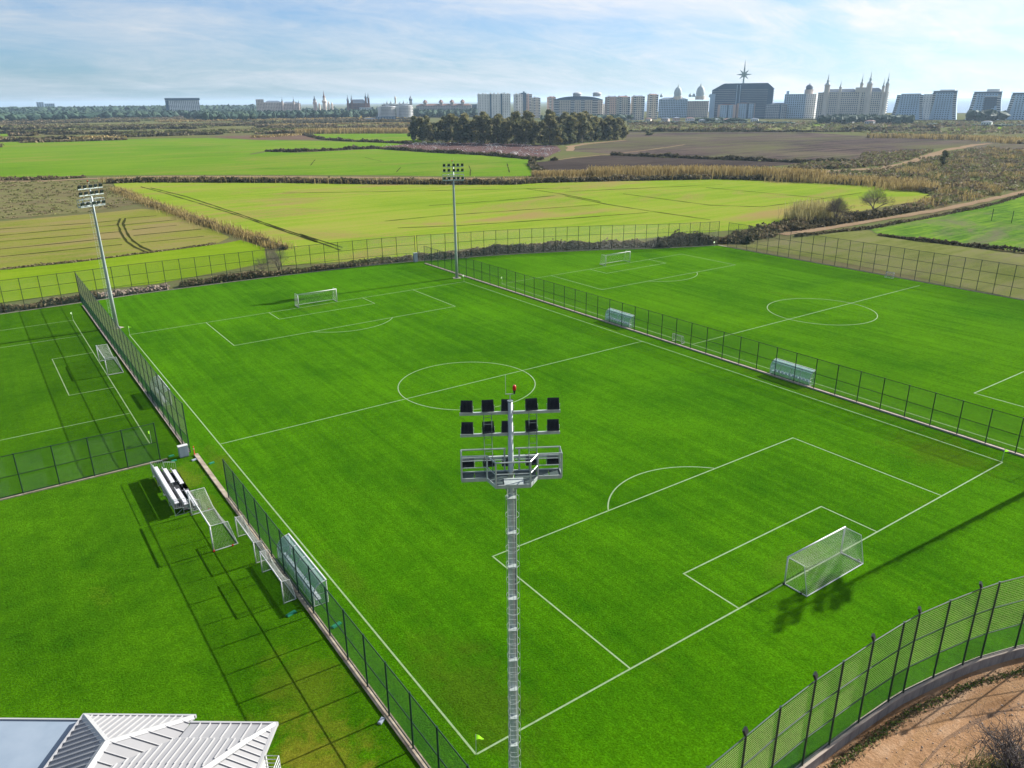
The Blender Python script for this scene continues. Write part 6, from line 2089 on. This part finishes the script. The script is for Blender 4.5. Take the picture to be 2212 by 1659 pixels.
t = site('terraced_flats', 1307, 693, -0.08, 'blue-white flats that widen at the base, left half of the joined pair')
terrace(t, -26, 14, 0, 39, False)
block(t, 14.1, 27, -1, 16, 40, 'b_white', 4, 3.1, 0.25, 0.4, parapet=False)
MB().bx(-20, 10, 3, 15, 39.02, 41).build('roof_hut', MT['b_grey'], t)
t = site('terraced_flats', 1332, 656, -0.08, 'blue-white base-widening flats with white tilted roof, right half of the joined pair')
terrace(t, -18, 18, 0, 42, True)
MB().bx(-8, 14, 4, 14, 45.02, 46.6).build('roof_hut', MT['b_white'], t)
t = site('terraced_flats', 1366, 605, -0.08, 'second set of base-widening flats, between the joined pair and the picture edge')
terrace(t, -20, 20, 0, 40, True)
MB().bx(-2, 16, 4, 14, 43.02, 46.5).build('roof_hut', MT['b_white'], t)
t = site('terraced_flats', 1396, 561, -0.06, 'base-widening flats cut by the right picture edge')
terrace(t, -19, 19, 0, 38, True)
t = site('low_block', 1340, 585, 0, 'lower dark block set between two base-widening flats')
block(t, -10, 10, 30, 44, 34, 'b_dark', 3.6, 3.2, 0.7, 0.6)
MB().bx(-11, 11, 29, 45, 34.62, 35.4).build('roof', MT['b_white'], t)
t = site('billboard_mast', 1345, 880, 0, 'slim white pole carrying a small white board below the castle hotel', 'billboard')
MB().tube([(0, 0, 0), (0, 0, 13)], 0.7, 8).build('pole', MT['b_white'], t)
MB().bx(-1.9, 1.9, -0.6, 0.6, 13.02, 18.5).build('board', MT['b_white'], t)
# low houses in front of the town
LOWH = [(0.78, 1365, 9, 5, 'b_cream'), (0.80, 1340, 12, 6, 'b_stone'), (0.815, 1330, 10, 7, 'b_pink'), (0.83, 1350, 14, 6, 'b_white'), (0.845, 1300, 9, 4.5, 'b_grey'), (0.86, 1315, 15, 5, 'b_white'), (0.875, 1310, 11, 5, 'b_stone'), (0.905, 1330, 12, 5, 'b_white'), (1.005, 1270, 22, 4.2, 'b_white'), (1.03, 1250, 12, 4, 'b_grey'), (1.06, 1300, 26, 4.5, 'b_white'), (1.145, 1215, 12, 4.2, 'b_white'), (0.70, 1430, 10, 5, 'b_grey'), (0.735, 1450, 16, 5, 'b_white')]
LOWL = ['cream low house nearest the pale blue slabs', 'stone-coloured low house among bushes before the balcony towers', 'pinkish low house left of the domed palace', 'white low house in front of the domed palace', 'grey low shed in the trees before the domed palace', 'white low house with trees left of the star hotel', 'stone-coloured low house at the foot of the star hotel', 'white low house between the twin blocks and the star hotel', 'long white shed below the castle hotel', 'grey hut beside the long white shed', 'long white shed left of the base-widening flats', 'white hut between two base-widening flats', 'grey low house beside the half-dark slab', 'white low house behind the middle of the grove']
for i, (az, d, w_, h_, m_) in enumerate(LOWH):
    x, y = polar(az, d)
    cname = {'b_cream': 'cream', 'b_stone': 'stone-coloured', 'b_pink': 'pinkish', 'b_white': 'white', 'b_grey': 'grey'}[m_]
    t = site('small_house', x, y, RNG.normal() * 0.3, LOWL[i], 'house', 'small low houses before the town')
    block(t, -w_ / 2, w_ / 2, 0, 8, h_, m_, 3, 3, 0.4, 0.45, faces='f', parapet=False)
    hip(t, -w_ / 2 - 0.4, w_ / 2 + 0.4, -0.4, 8.4, h_ + 0.02, h_ + 1.6, mat='b_red' if i % 3 == 0 else 'b_roof')

# ------------------------------------------------------------------ the air
hz = MB().bx(-23500, 23500, -23500, 23500, -2.2, 101)
ho = hz.build('haze', MT['white'], None, kind='stuff')
hm = bpy.data.materials.new('haze_air')
hm.use_nodes = True
ht = hm.node_tree
for n in list(ht.nodes):
    ht.nodes.remove(n)
pv = nd(ht, 'ShaderNodeVolumePrincipled')
pv.inputs['Color'].default_value = (0.58, 0.79, 1.0, 1)
pv.inputs['Density'].default_value = 0.00006
pv.inputs['Anisotropy'].default_value = 0.25
mo = nd(ht, 'ShaderNodeOutputMaterial')
ht.links.new(pv.outputs[0], mo.inputs['Volume'])
ho.data.materials.clear()
ho.data.materials.append(hm)
